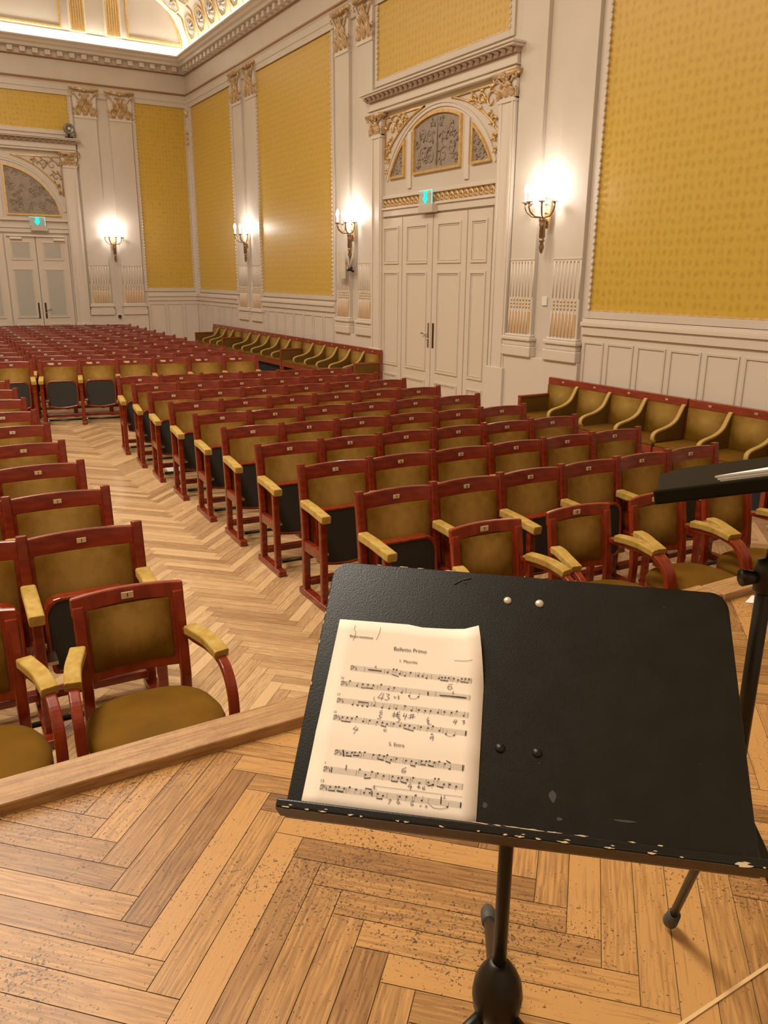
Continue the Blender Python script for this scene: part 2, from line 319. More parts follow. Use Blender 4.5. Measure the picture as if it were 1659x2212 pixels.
def herringbone(name, X0, Lk, wk, x0, x1, y0, y1, z, m, parent=None, gap=0.0009):
    vs = []; fs = []; uvs = []; tones = []
    a = 1/math.sqrt(2)
    def quad(p0, p1, q0, q1, horiz):
        P = [(p0+gap, q0+gap), (p1-gap, q0+gap), (p1-gap, q1-gap), (p0+gap, q1-gap)]
        W = [((p-q)*a+X0, (p+q)*a) for p, q in P]
        # keep planks inside the floor rectangle
        cxm = sum(q[0] for q in W)/4; cym = sum(q[1] for q in W)/4
        if cxm < x0-0.35 or cxm > x1+0.35 or cym < y0-0.35 or cym > y1+0.35: return
        poly = list(zip(W, P))
        for ax, lim, sg in ((0, x0, 1), (0, x1, -1), (1, y0, 1), (1, y1, -1)):
            out = []
            for i in range(len(poly)):
                A, B = poly[i], poly[(i+1) % len(poly)]
                da, db = sg*(A[0][ax]-lim), sg*(B[0][ax]-lim)
                if da >= 0: out.append(A)
                if da*db < 0:
                    t = da/(da-db); out.append((tuple(A[0][k]+(B[0][k]-A[0][k])*t for k in (0, 1)), tuple(A[1][k]+(B[1][k]-A[1][k])*t for k in (0, 1))))
            poly = out
            if len(poly) < 3: return
        n = len(vs); ou, ov = random.uniform(0, 60), random.uniform(0, 60)
        for Wp, Pp in poly:
            vs.append((Wp[0], Wp[1], z))
            u, v = (Pp if horiz else (Pp[1], Pp[0])); uvs.append((u+ou, v+ov))
        fs.append(tuple(range(n, n+len(poly)))); tones.append(min(1, max(0, random.gauss(0.5, 0.27))))
    kmin, kmax = int(y0/(wk*2*a))-30, int(y1/(wk*2*a))+30
    jr = int(max(abs(x0-X0), abs(x1-X0))/(Lk*2*a))+3
    for j in range(-jr, jr):
        for k in range(kmin, kmax):
            op, oq = k*wk+j*Lk, k*wk-j*Lk
            quad(op, op+Lk, oq, oq+wk, True)
            quad(op+Lk, op+Lk+wk, oq+wk-Lk, oq+wk, False)
    me = bpy.data.meshes.new(name); me.from_pydata(vs, [], fs); me.materials.append(m)
    ul = me.uv_layers.new(name='UVMap')
    for p in me.polygons:
        for li in p.loop_indices: ul.data[li].uv = uvs[me.loops[li].vertex_index]
    at = me.attributes.new('tone', 'FLOAT', 'FACE'); at.data.foreach_set('value', tones)
    o = bpy.data.objects.new(name, me); C.objects.link(o)
    if parent: o.parent = parent
    return o
herringbone('parquet_planks', 1.11, 0.575, 0.0700, XL, WX, 2.0, BY, 0.0, PARQ, floor)

# stage platform
b = MB(); b.box(XL, WX, YF, 2.04, 0.0, ZS-0.003)
stage = struct(b.build('stage_platform', OAKDK))
herringbone('parquet_planks', 0.283, 0.563, 0.0715, XL, WX, -2.6, 1.99, ZS, PARQS, stage)
b = MB(); b.box(XL, 2.86, 1.965, 2.085, ZS-0.06, ZS+0.036); b.box(2.865, WX, 1.955, 2.075, ZS-0.06, ZS+0.036)
struct(b.build('trim_1', OAKLIP, bevel=0.006))
b = MB(); b.box(0.75, 3.2, 0.690, 0.697, ZS, ZS+0.003)
struct(b.build('trim_2', mat('pale_wood_inlay', (0.62, 0.42, 0.20), 0.5)))

# ------------------------------------------------------------------ ceiling cove with coffers and lunette
RC = 1.2; CXC, CZC = WX-0.05-RC, 7.5
b = MB()
pr = [(WX, 7.42), (WX, 7.5)]+arc(CXC, CZC, RC, 0, 90, 20)+[(CXC-0.05, 8.75), (WX, 8.75)]
b.prism(pr, YF, BY, lambda x, z, y: (x, y, z))
cove = struct(b.build('ceiling_cove', CEIL, smooth=False))
def covept(th, y, h):       # h: height off the cove surface
    t = math.radians(th); return Vector((CXC+(RC-h)*math.cos(t), y, CZC+(RC-h)*math.sin(t)))
cg = MB(); cp = MB(); cr = MB()
for row, (th, off) in enumerate(((17, 0.0), (50, 0.36))):
    y = 21.08+off
    while y > 12:
        oct_ = []
        for k in range(8):
            a_ = 2*PI*(k+0.5)/8
            oct_.append((math.cos(a_)*13.5, math.sin(a_)*0.285*(1 if abs(math.cos(a_)) < 0.5 else 1)))
        def T(a_, c_, h, y=y, th=th): return covept(th+a_, y+c_, h)
        cg.band([(a_*0.92, c_*0.90) for a_, c_ in oct_], oct_, 0, 0.03, T, closed=True)
        cp.band([(a_*0.80, c_*0.78) for a_, c_ in oct_], [(a_*0.88, c_*0.86) for a_, c_ in oct_], 0, 0.02, T, closed=True)
        for k in range(9):   # rosette
            ang = 2*PI*k/9
            pts = [T(math.cos(ang+q*0.25)*q*8.2, math.sin(ang+q*0.25)*q*0.17, 0.015+0.03*math.sin(q*PI)) for q in (0.15, 0.45, 0.75, 1.0)]
            cr.tube(pts, [0.012, 0.026, 0.024, 0.008], 6)
        cr.tube([T(0, 0, 0), T(0, 0, 0.05)], [0.045, 0.02], 8)
        y -= 0.72
cg.build('coffer_frame', GOLD, cove); cp.build('coffer_moulding', CEIL, cove); cr.build('coffer_rosette', mat('rosette_plaster', (0.62, 0.58, 0.52), 0.6), cove, smooth=True)
cg = MB()
y = 21.44
while y > 12:
    for dy in (0.0,):
        cg.tube([covept(2, y, 0.01), covept(30, y, 0.012), covept(36, y+0.10, 0.012)], 0.018, 6)
    y -= 0.72
cg.build('coffer_rib', GOLD, cove)
# lunette on the back wall
lun = MB(); lg = MB(); lf = MB()
lun.box(XL, WX, 7.36, 7.56, 0.0, 0.02, T=lambda s, z, d: TB(s, z, d))
def frame(bm_, poly_in, poly_out, d0, d1, T): bm_.band(poly_in, poly_out, d0, d1, T, closed=True)
for s0, s1 in ((4.47, 4.80), (5.29, 5.62), (0.6-0.1, 0.83), (-0.32, 0.01)):
    lf.box(s0-0.03, s1+0.03, 7.60, 8.72, 0.0, 0.03, T=lambda s, z, d: TB(s, z, d))
    n = 6
    for k in range(n):
        a_ = s0+(s1-s0)*(k+0.5)/n
        lg.box(a_-0.019, a_+0.019, 7.60, 8.70, 0.03, 0.055, T=lambda s, z, d: TB(s, z, d))
def rectframe(bm_, s0, s1, z0, z1, w_, d0, d1, T):
    frame(bm_, [(s0+w_, z0+w_), (s1-w_, z0+w_), (s1-w_, z1-w_), (s0+w_, z1-w_)], [(s0, z0), (s1, z0), (s1, z1), (s0, z1)], d0, d1, T)
rectframe(lg, 1.1, 4.26, 7.62, 9.4, 0.035, 0.0, 0.03, TB)
A = [(5.78, 7.62), (7.13, 7.62)]+arc(CXC-0.03, 7.62, 1.18, 6, 90, 14)+[(5.78, 8.80)]
Ai = [(5.82, 7.66), (7.08, 7.66)]+arc(CXC-0.03, 7.62, 1.14, 8, 90, 14)+[(5.82, 8.76)]
lg.band(Ai, A, 0.0, 0.03, TB, closed=True)
lun.build('cove_ledge', CEIL, wall_back); lf.build('strip_backing', CEIL, wall_back); lg.build('gilded_lunette_frame', GOLD, wall_back)

# ------------------------------------------------------------------ entablature and cornice (both walls)
def moulding(name, profs, mats_, n0):
    pass
def run(bm_, prof, wall):
    """prof: closed (d,z) polygon extruded along a wall, mitred at the corner"""
    n = len(prof)
    if wall == 'R':
        V = [(WX-d, YF, z) for d, z in prof]+[(WX-d, BY-d, z) for d, z in prof]
    else:
        V = [(XL, BY-d, z) for d, z in prof]+[(WX-d, BY-d, z) for d, z in prof]
    Fs = [tuple(range(n)), tuple(range(n, 2*n))[::-1]]+[(i, (i+1) % n, n+(i+1) % n, n+i) for i in range(n)]
    bm_.add(V, Fs)
ti = 3
for wl in 'RB':
    wname = wall_right if wl == 'R' else wall_back
    b = MB()
    run(b, [(0, 6.19), (0.05, 6.19), (0.05, 6.29), (0.065, 6.30), (0.065, 6.42), (0.085, 6.45), (0.085, 6.49), (0.05, 6.50), (0.05, 6.93), (0, 6.93)], wl)
    tr = struct(b.build('trim_%d' % ti, CREAM)); ti += 1
    g_ = MB(); run(g_, [(0.085, 6.455), (0.105, 6.465), (0.105, 6.495), (0.085, 6.505)], wl); g_.build('bronze_line', BROWNLINE, tr)
    b = MB()
    run(b, [(0, 6.93), (0.07, 6.93), (0.09, 6.96), (0.09, 7.08), (0.24, 7.10), (0.25, 7.16), (0.29, 7.19), (0.31, 7.24), (0.35, 7.27), (0.35, 7.30), (0.02, 7.30), (0, 7.30)], wl)
    co = struct(b.build('trim_%d' % ti, CREAM)); ti += 1
    g_ = MB(); run(g_, [(0.07, 6.925), (0.10, 6.935), (0.10, 6.955), (0.07, 6.96)], wl); g_.build('bronze_line', BROWNLINE, co)
    dn = MB(); y = 0.12
    if wl == 'R':
        yy = BY-0.30
        while yy > 2.0:
            dn.box(WX-0.19, WX-0.085, yy-0.12, yy, 6.985, 7.085); yy -= 0.27
    else:
        xx = WX-0.30
        while xx > -0.2:
            dn.box(xx-0.12, xx, BY-0.19, BY-0.085, 6.985, 7.085); xx -= 0.27
    dn.build('dentil_course', CREAM2, co)

# ------------------------------------------------------------------ damask panels
def panel(name, s0, s1, z0, z1, T, bead=True, wall=None, sides='LRTB'):
    b = MB(); b.box(s0, s1, z0, z1, 0.0, 0.012, T=T); p = struct(b.build(name, DAMASK))
    fr = MB(); w_ = 0.085
    fr.box(s0-w_, s0, z0-w_, z1+w_, 0.0, 0.03, T=T); fr.box(s1, s1+w_, z0-w_, z1+w_, 0.0, 0.03, T=T)
    fr.box(s0, s1, z0-w_, z0, 0.0, 0.03, T=T); fr.box(s0, s1, z1, z1+w_, 0.0, 0.03, T=T)
    fr.build('panel_frame', CREAM, p, bevel=0.006)
    if bead:
        bd = MB()
        for ss in (s0-0.005, s1+0.005):
            z = z0+0.03
            while z < z1:
                q = Vector(T(ss, z, 0.035)); d_ = 0.024
                bd.tube([q-Vector((0, 0, d_)), q-Vector((0, 0, d_*0.5)), q+Vector((0, 0, d_*0.5)), q+Vector((0, 0, d_))], [0.006, 0.016, 0.016, 0.006], 6)
                z += 0.075
        bd.build('bead_moulding', CREAM2, p, smooth=True)
    g_ = MB(); g_.box(s0, s1, z0, z0+0.015, 0.012, 0.03, T=T); g_.build('gilt_slip', GOLDP, p)
    return p
panel('wall_panel_1', 18.93, 21.72, 1.74, 6.19, TR)
panel('wall_panel_2', 13.92, 17.35, 1.74, 6.19, TR)
panel('wall_panel_3', 8.97, 12.29, 5.11, 6.19, TR)
panel('wall_panel_4', 1.6, 7.21, 1.72, 6.19, TR)
panel('wall_panel_5', 5.82, 7.08, 1.76, 6.20, TB)
panel('wall_panel_6', 0.75, 4.24, 5.40, 6.20, TB)

# ------------------------------------------------------------------ dado
def dado(name, s0, s1, T, pw=0.46, phase=None):
    b = MB()
    b.box(s0, s1, 1.44, 1.545, 0, 0.05, T=T); b.box(s0, s1, 1.545, 1.59, 0, 0.075, T=T); b.box(s0, s1, 1.59, 1.63, 0, 0.04, T=T)
    b.box(s0, s1, 0, 1.44, 0, 0.02, T=T); b.box(s0, s1, 0, 0.22, 0.02, 0.05, T=T)
    d_ = struct(b.build(name, CREAM2, bevel=0.004))
    fr = MB(); s = phase if phase is not None else s0+0.06
    while s < s1-0.2:
        e_ = min(s+pw-0.06, s1-0.04)
        rectframe(fr, s, e_, 0.34, 1.36, 0.022, 0.02, 0.034, T)
        s += pw
    fr.build('dado_panel_moulding', CREAM, d_)
    return d_
dado('trim_7', 0.0, 7.30, TR, phase=0.02+0.014)
dado('trim_8', 13.85, 17.42, TR)
dado('trim_9', 18.93, BY-0.0, TR)
dado('trim_10', 5.80, WX, TB)

# ------------------------------------------------------------------ pilaster pairs
def capital(bm_, gm, s0, s1, T, z0=5.75, z1=6.38, d=0.06):
    w_ = s1-s0; c = (s0+s1)/2
    bm_.box(s0-0.01, s1+0.01, z0-0.03, z0, 0, d+0.02, T=T); bm_.box(s0, s1, z0, z0+0.02, 0, d+0.01, T=T)
    # flaring bell
    bm_.prism([(s0+0.01, z0), (s1-0.01, z0), (s1+0.03, z1-0.1), (s0-0.03, z1-0.1)], 0, d+0.015, T)
    gm.prism([(s0-0.07, z1-0.05), (s0-0.09, z1), (s1+0.09, z1), (s1+0.07, z1-0.05), (c, z1-0.075)], 0, d+0.07, T)
    H = z1-z0
    def leaf(cs, zb, ht, wd, lean):
        # curled acanthus leaf made of fingers
        for k in range(-2, 3):
            pts = []
            for q in (0, 0.35, 0.7, 0.92, 1.0):
                pts.append(T(cs+k*wd*0.22*(0.6+0.6*q), zb+ht*q*(1-0.12*abs(k)), d+0.015+lean*(q**3)))
            gm.tube(pts, [0.012, 0.020, 0.022, 0.018, 0.008], 6)
    for i in range(3): leaf(s0+w_*(0.17+0.33*i), z0+0.03, H*0.34, w_*0.26, 0.045)
    for i in range(2): leaf(s0+w_*(0.33+0.34*i), z0+H*0.28, H*0.34, w_*0.26, 0.05)
    leaf(c, z0+H*0.5, H*0.33, w_*0.2, 0.05)
    # corner volutes
    for sg, e_ in ((-1, s0), (1, s1)):
        pts = [T(c+sg*w_*0.12, z0+H*0.45, d+0.02), T(c+sg*w_*0.30, z0+H*0.62, d+0.03), T(e_+sg*0.0, z0+H*0.84, d+0.05)]
        for k in range(9):
            a_ = math.radians(90-sg*0-k*50); r_ = 0.05*(1-k/10)
            pts.append(T(e_+sg*(0.02)+sg*r_*math.sin(math.radians(k*50)), z0+H*0.80+r_*math.cos(math.radians(k*50)), d+0.055))
        gm.tube(pts, [0.014]*3+[0.016-0.001*k for k in range(9)], 6)
        pts = [T(c+sg*w_*0.04, z0+H*0.55, d+0.03), T(c+sg*w_*0.10, z0+H*0.75, d+0.04), T(c+sg*w_*0.20, z0+H*0.80, d+0.045), T(c+sg*w_*0.22, z0+H*0.72, d+0.045)]
        gm.tube(pts, 0.012, 6)
    for sg, e_ in ((-1, s0), (1, s1)):     # side curls and husks
        for zz, rr_ in ((0.30, 0.030), (0.12, 0.022)):
            gm.tube([T(e_+sg*(0.01+rr_*math.sin(q*0.9)), z0+H*zz+rr_*math.cos(q*0.9), d+0.02) for q in range(6)], [0.011]*6, 5)
    for k in range(6):
        a_ = 2*PI*k/6
        gm.tube([T(c, z1-0.05, d+0.07), T(c+0.04*math.cos(a_), z1-0.05+0.04*math.sin(a_), d+0.08)], [0.02, 0.014], 6)
def pilaster(s0, s1, T, n, flutes=True, gold_n=7, top=True):
    d = 0.06; k = (WX-d)/WX
    b = MB(); b.box(s0, s1, 1.34, 5.76, 0, d, T=T)
    p = struct(b.build('pilaster', CREAM, bevel=0.004))
    if flutes:
        fl = MB(); gl = MB(); gb = MB(); w_ = s1-s0
        fl.box(s0, s1, 2.32, 2.335, d, d+0.006, T=T)
        for i in range(gold_n):
            a_ = s0+w_*(0.06+0.88*(i+0.5)/gold_n); h = w_*0.88/gold_n
            fl.tube([T(a_+h*0.5, 1.86, d), T(a_+h*0.5, 2.30, d)], 0.008, 6)
            gl.box(a_-h*0.34, a_+h*0.20, 1.40, 1.67, d, d+0.008, T=T)
            fl.tube([T(a_+h*0.5, 1.38, d+0.004), T(a_+h*0.5, 1.70, d+0.004)], 0.009, 6)
            for q in range(3):
                gb.tube([T(a_, 1.72+0.045*q, d), T(a_, 1.745+0.045*q, d)], [0.014, 0.010], 6)
            gb.tube([T(a_, 2.285, d), T(a_, 2.305, d)], [0.012, 0.006], 6)
        fl.tube([T(s0+0.01, 1.86, d), T(s0+0.01, 2.30, d)], 0.008, 6)
        fl.build('fluting', CREAM2, p); gl.build('gilded_flutes', mat('flute_gilding', (0.66, 0.42, 0.20), 0.5, 0.2) if 'flute_gilding' not in bpy.data.materials else bpy.data.materials['flute_gilding'], p)
        gb.build('flute_husks', GOLDP, p)
    bs = MB()
    bs.box(s0-0.05, s1+0.05, 1.295, 1.345, 0, d+0.06, T=T); bs.box(s0-0.02, s1+0.02, 1.345, 1.375, 0, d+0.03, T=T)
    bs.box(s0-0.03, s1+0.03, 1.225, 1.295, 0, d+0.035, T=T); bs.box(s0-0.05, s1+0.05, 1.09, 1.225, 0, d+0.055, T=T)
    bs.build('pilaster_base', CREAM2, p, bevel=0.012)
    cb = MB(); gm = MB(); capital(cb, gm, s0, s1, T)
    cb.build('capital_bell', CREAM2, p); gm.build('capital_leaves', CAPM, p, smooth=True)
    return p
def pair(a0, a1, b0, b1, T, n):
    pilaster(a0, a1, T, n); pilaster(b0, b1, T, n)
    b = MB(); b.box(min(a0, b0)-0.06, max(a1, b1)+0.06, 0, 1.09, 0, 0.075, T=T)
    struct(b.build('pilaster_plinth', CREAM2, bevel=0.006))
pair(8.21, 8.69, 7.36, 7.86, TR, 0)
pair(13.20, 13.68, 12.40, 12.88, TR, 1)
pair(18.18, 18.70, 17.36, 17.88, TR, 2)
pair(4.36, 4.87, 5.18, 5.72, TB, 3)
b = MB(); b.box(21.80, BY, 1.60, 6.19, 0, 0.05, T=TR); b.box(7.12, WX, 1.60, 6.19, 0, 0.05, T=TB)
cs_ = struct(b.build('corner_strip', CREAM2))
g_ = MB()
for z in (5.35, 5.47, 5.6): g_.tube([(WX-0.05, BY-0.09, z), (WX-0.075, BY-0.10, z+0.04)], [0.03, 0.012], 6); g_.tube([(WX-0.09, BY-0.05, z), (WX-0.10, BY-0.075, z+0.04)], [0.03, 0.012], 6)
g_.tube([(WX-0.07, BY-0.07, 6.0), (WX-0.08, BY-0.08, 6.12)], [0.04, 0.09], 8)
g_.build('gilded_drop', GOLDP, cs_)

# ------------------------------------------------------------------ portals (door surround with arch)
def relief_scroll(bm_, cx, cz, w_, h_, d, T, seed, clip=None, r0=0.012):
    """symmetrical rinceau relief of scrolls and leaves"""
    rnd = random.Random(seed); items = []
    for sg in (-1, 1):
        for (u, v, R, dirn) in ((0.30, 0.22, 0.20, 1), (0.62, 0.30, 0.17, -1), (0.30, 0.60, 0.17, -1), (0.62, 0.66, 0.14, 1), (0.18, 0.84, 0.10, 1), (0.82, 0.14, 0.10, 1), (0.84, 0.50, 0.09, 1)):
            x0, z0 = cx+sg*u*w_/2, cz+v*h_
            if clip and not clip(x0, z0, R*0.75*h_*0.6): continue
            pts = []
            for k in range(13):
                a_ = dirn*k*0.62+1.2; q = R*h_*0.75*(1-k/15.0)
                pts.append(T(x0+sg*q*math.cos(a_), z0+q*math.sin(a_), d))
            bm_.tube(pts, [r0*(1-0.03*k) for k in range(13)], 5)
            for k in range(5):
                a_ = rnd.uniform(0, 6.28); q = R*h_*0.75
                bm_.tube([T(x0+sg*q*0.8*math.cos(a_), z0+q*0.8*math.sin(a_), d), T(x0+sg*q*1.1*math.cos(a_+0.2), z0+q*1.1*math.sin(a_+0.2), d+0.012), T(x0+sg*q*1.35*math.cos(a_+0.5), z0+q*1.35*math.sin(a_+0.5), d)], [r0*0.7, r0*1.1, r0*0.3], 5)
    if not clip or clip(cx, cz+0.5*h_, 0.02):
        bm_.tube([T(cx, cz+0.06*h_, d), T(cx, cz+0.4*h_, d+0.01), T(cx, cz+0.9*h_, d)], [r0*1.4, r0*1.9, r0*0.8], 6)

def portal(cx, T, zc, r_in, zcs, Rs, zt, zcor, ztop, door_z, centre_panel, name_no, freize_gold=True):
    """cx centre; R outer arch radius around (cx,zc)"""
    R = r_in+(0.10 if centre_panel else 0.14)
    root = empty('trim_%d' % name_no); struct(root)
    fr = MB()
    # jamb pilasters and inner architrave
    for sg in (-1, 1):
        a_, b_ = sorted((cx+sg*1.50, cx+sg*1.83)); fr.box(a_, b_, 0, zcor-0.02, 0, 0.09, T=T)
        a_, b_ = sorted((cx+sg*1.53, cx+sg*1.57)); fr.box(a_, b_, 0.3, zcor-0.35, 0.09, 0.105, T=T)
        a_, b_ = sorted((cx+sg*1.76, cx+sg*1.80)); fr.box(a_, b_, 0.3, zcor-0.35, 0.09, 0.105, T=T)
        a_, b_ = sorted((cx+sg*1.47, cx+sg*1.86)); fr.box(a_, b_, 0, 0.9, 0.0, 0.12, T=T)
    fr.box(cx-1.50, cx+1.50, door_z+0.02, door_z+0.12, 0, 0.05, T=T)      # lintel
    fr.box(cx-1.50, cx+1.50, door_z+0.12, door_z+0.155, 0, 0.075, T=T)
    fr.box(cx-1.50, cx+1.50, door_z+0.29, door_z+0.34, 0, 0.06, T=T)
    fr.build('door_surround', CREAM2, root, bevel=0.005)
    # gilded frieze over the lintel
    if freize_gold:
        g = MB(); g.box(cx-1.47, cx+1.47, door_z+0.155, door_z+0.29, 0, 0.02, T=T)
        s = cx-1.44
        while s < cx+1.44:
            g.tube([T(s, door_z+0.18, 0.02), T(s+0.03, door_z+0.24, 0.045), T(s+0.07, door_z+0.27, 0.03), T(s+0.10, door_z+0.22, 0.02)], [0.012, 0.02, 0.018, 0.008], 6)
            g.tube([T(s+0.06, door_z+0.17, 0.02), T(s+0.09, door_z+0.20, 0.04), T(s+0.12, door_z+0.18, 0.02)], [0.008, 0.016, 0.008], 6)
            s += 0.118
        g.build('gilded_frieze', GOLDP, root)
    # tympanum field and arch bands
    n = 28
    ty = MB(); ty.box(cx-1.50, cx+1.50, door_z+0.34, zcor, 0, 0.02, T=T); ty.build('tympanum_field', CREAM, root)
    ar = MB()
    A0 = 25 if centre_panel else 14
    ar.band(arc(cx, zc, R-0.06, A0, 180-A0, n), arc(cx, zc, R, A0, 180-A0, n), 0.02, 0.04, T)
    ar.band(arc(cx, zc, R-0.015, A0, 180-A0, n), arc(cx, zc, R, A0, 180-A0, n), 0.04, 0.055, T)
    ar.build('arch_band', CREAM2, root)
    # lunette panels
    zb = 3.60 if centre_panel else 3.45
    def top(s): return zc+math.sqrt(max(0, r_in*r_in-(s-cx)**2))
    def mk(s0, s1, ztopf):
        pts = [(s0, zb), (s1, zb)]+[(s1+(s0-s1)*i/14, ztopf(s1+(s0-s1)*i/14)) for i in range(15)]
        m0, m1 = (s0+s1)/2, (zb+max(p[1] for p in pts))/2
        def inset(p, e_):
            x = min(max(p[0], s0+e_), s1-e_); z = min(max(p[1], zb+e_), ztopf(x)-e_*1.2); return (x, max(z, zb+e_))
        gf = MB(); gf.band([inset(p, 0.035) for p in pts], pts, 0.02, 0.06, T, closed=True); gf.build('gilded_panel_frame', GOLD, root)
        rp = MB(); rp.prism([inset(p, 0.03) for p in pts], 0.02, 0.026, T)
        rel = rp.build('relief_panel', RELIEF, root)
        rs = MB()
        clip = lambda x, z, m_: s0+m_+0.03 < x < s1-m_-0.03 and zb+0.02 < z < ztopf(min(max(x, s0), s1))-m_-0.03
        wd = s1-s0; ht = max(p[1] for p in pts)-zb
        if centre_panel and wd > 1: relief_scroll(rs, (s0+s1)/2, zb+0.05, wd*0.95, ht*0.9, 0.03, T, 3, clip)
        else:
            rnd = random.Random(5+int(s0*10))
            for _ in range(int(60*wd*ht)+8):
                x = rnd.uniform(s0+0.06, s1-0.06); z = rnd.uniform(zb+0.06, zb+ht-0.05); R_ = rnd.uniform(0.035, 0.085)
                if not clip(x, z, R_*0.8): continue
                sg = rnd.choice((-1, 1))
                rs.tube([T(x+sg*R_*(1-k/11)*math.cos(k*0.6), z+R_*(1-k/11)*math.sin(k*0.6), 0.03) for k in range(10)], 0.011, 5)
        if rs.v: rs.build('relief_scrollwork', RELIEF, rel, smooth=True)
    if centre_panel:
        mk(cx-0.62, cx+0.62, top)
        mk(cx+0.87, cx+1.325, top); mk(cx-1.325, cx-0.87, top)
        mu = MB()
        for s in (cx-0.76, cx+0.73): mu.box(s-0.05, s+0.05, door_z+0.4, top(s), 0.02, 0.05, T=T)
        mu.build('lunette_mullion', CREAM2, root, bevel=0.01)
    else:
        mk(cx+0.14, cx+1.37, top); mk(cx-1.37, cx-0.14, top)
        mu = MB(); mu.box(cx-0.06, cx+0.06, door_z+0.34, top(cx), 0.02, 0.05, T=T); mu.build('lunette_mullion', CREAM2, root, bevel=0.01)
    # spandrels with gilded frame and foliage
    sf = MB(); so_ = MB()
    for sg in (-1, 1):
        xe = cx+sg*1.47
        a_end = math.degrees(math.acos(min(1, 1.47/Rs))) if Rs > 1.47 else 12
        a_top = math.degrees(math.asin(min(1, (zt-zcs)/Rs)))
        if sg > 0: A_ = arc(cx, zcs, Rs, a_end, min(a_top, 86), 16)
        else: A_ = arc(cx, zcs, Rs, 180-a_end, 180-min(a_top, 86), 16)
        poly = A_+[(xe, zt)]
        m0 = (sum(p[0] for p in poly)/len(poly), sum(p[1] for p in poly)/len(poly))
        tops = A_[-1]
        if sg > 0 or True:
            inn = [(p[0]+sg*0.0, p[1]) for p in poly]
            # thin tube frame
            loop = [T(*p, 0.035) for p in poly]+[T(*poly[0], 0.035)]
            sf.tube(loop, 0.014, 6)
        # foliage scrolls inside the corner
        cxs = xe-sg*0.26
        for (u, v, R_) in ((0.20, 0.18, 0.13), (0.13, 0.44, 0.10), (0.42, 0.14, 0.09), (0.10, 0.64, 0.065), (0.60, 0.10, 0.055), (0.07, 0.80, 0.045)):
            x0 = xe-sg*u; z0 = zt-v
            if (x0-cx)**2+(z0-zcs)**2 < (Rs+R_*1.1)**2: R_ *= 0.6
            so_.tube([T(x0+sg*R_*(1-k/13)*math.cos(k*0.62), z0+R_*(1-k/13)*math.sin(k*0.62), 0.04) for k in range(12)], [0.016-0.0007*k for k in range(12)], 6)
            for k in range(4):
                a_ = k*1.6+u*7
                so_.tube([T(x0+R_*0.9*math.cos(a_), z0+R_*0.9*math.sin(a_), 0.035), T(x0+R_*1.2*math.cos(a_+.2), z0+R_*1.2*math.sin(a_+.2), 0.055), T(x0+R_*1.45*math.cos(a_+.5), z0+R_*1.45*math.sin(a_+.5), 0.03)], [0.008, 0.02, 0.005], 6)
    sf.build('spandrel_frame', GOLD, root); so_.build('spandrel_foliage', GOLD if centre_panel else CAPM, root, smooth=True)
    # jamb capitals
    cb = MB(); gm = MB()
    for sg in (-1, 1):
        a_, b_ = sorted((cx+sg*1.50, cx+sg*1.83)); capital(cb, gm, a_, b_, T, zcor-0.32, zcor-0.0, 0.09)
    cb.build('capital_bell', CREAM2, root); gm.build('capital_leaves', CAPM, root, smooth=True)
    # entablature of the portal
    en = MB(); h = ztop-zcor
    en.box(cx-1.85, cx+1.85, zcor, zcor+h*0.17, 0, 0.12, T=T); en.box(cx-1.87, cx+1.87, zcor+h*0.17, zcor+h*0.22, 0, 0.15, T=T)
    en.box(cx-1.85, cx+1.85, zcor+h*0.22, zcor+h*0.62, 0, 0.11, T=T)
    en.box(cx-1.92, cx+1.92, zcor+h*0.84, zcor+h*0.93, 0, 0.24, T=T); en.box(cx-1.95, cx+1.95, zcor+h*0.93, ztop, 0, 0.27, T=T)
    en.build('portal_cornice', CREAM2, root, bevel=0.008)
    dn = MB(); dn.box(cx-1.87, cx+1.87, zcor+h*0.62, zcor+h*0.84, 0, 0.16, T=T)
    s = cx-1.86
    while s < cx+1.86:
        dn.tube([T(s+0.05, zcor+h*0.66, 0.17), T(s+0.05, zcor+h*0.74, 0.20), T(s+0.05, zcor+h*0.82, 0.17)], [0.015, 0.04, 0.02], 6); s += 0.135
    dn.build('egg_and_dart', mat('brownish_ornament', (0.42, 0.29, 0.20), 0.5) if 'brownish_ornament' not in bpy.data.materials else bpy.data.materials['brownish_ornament'], root, smooth=False)
    return root

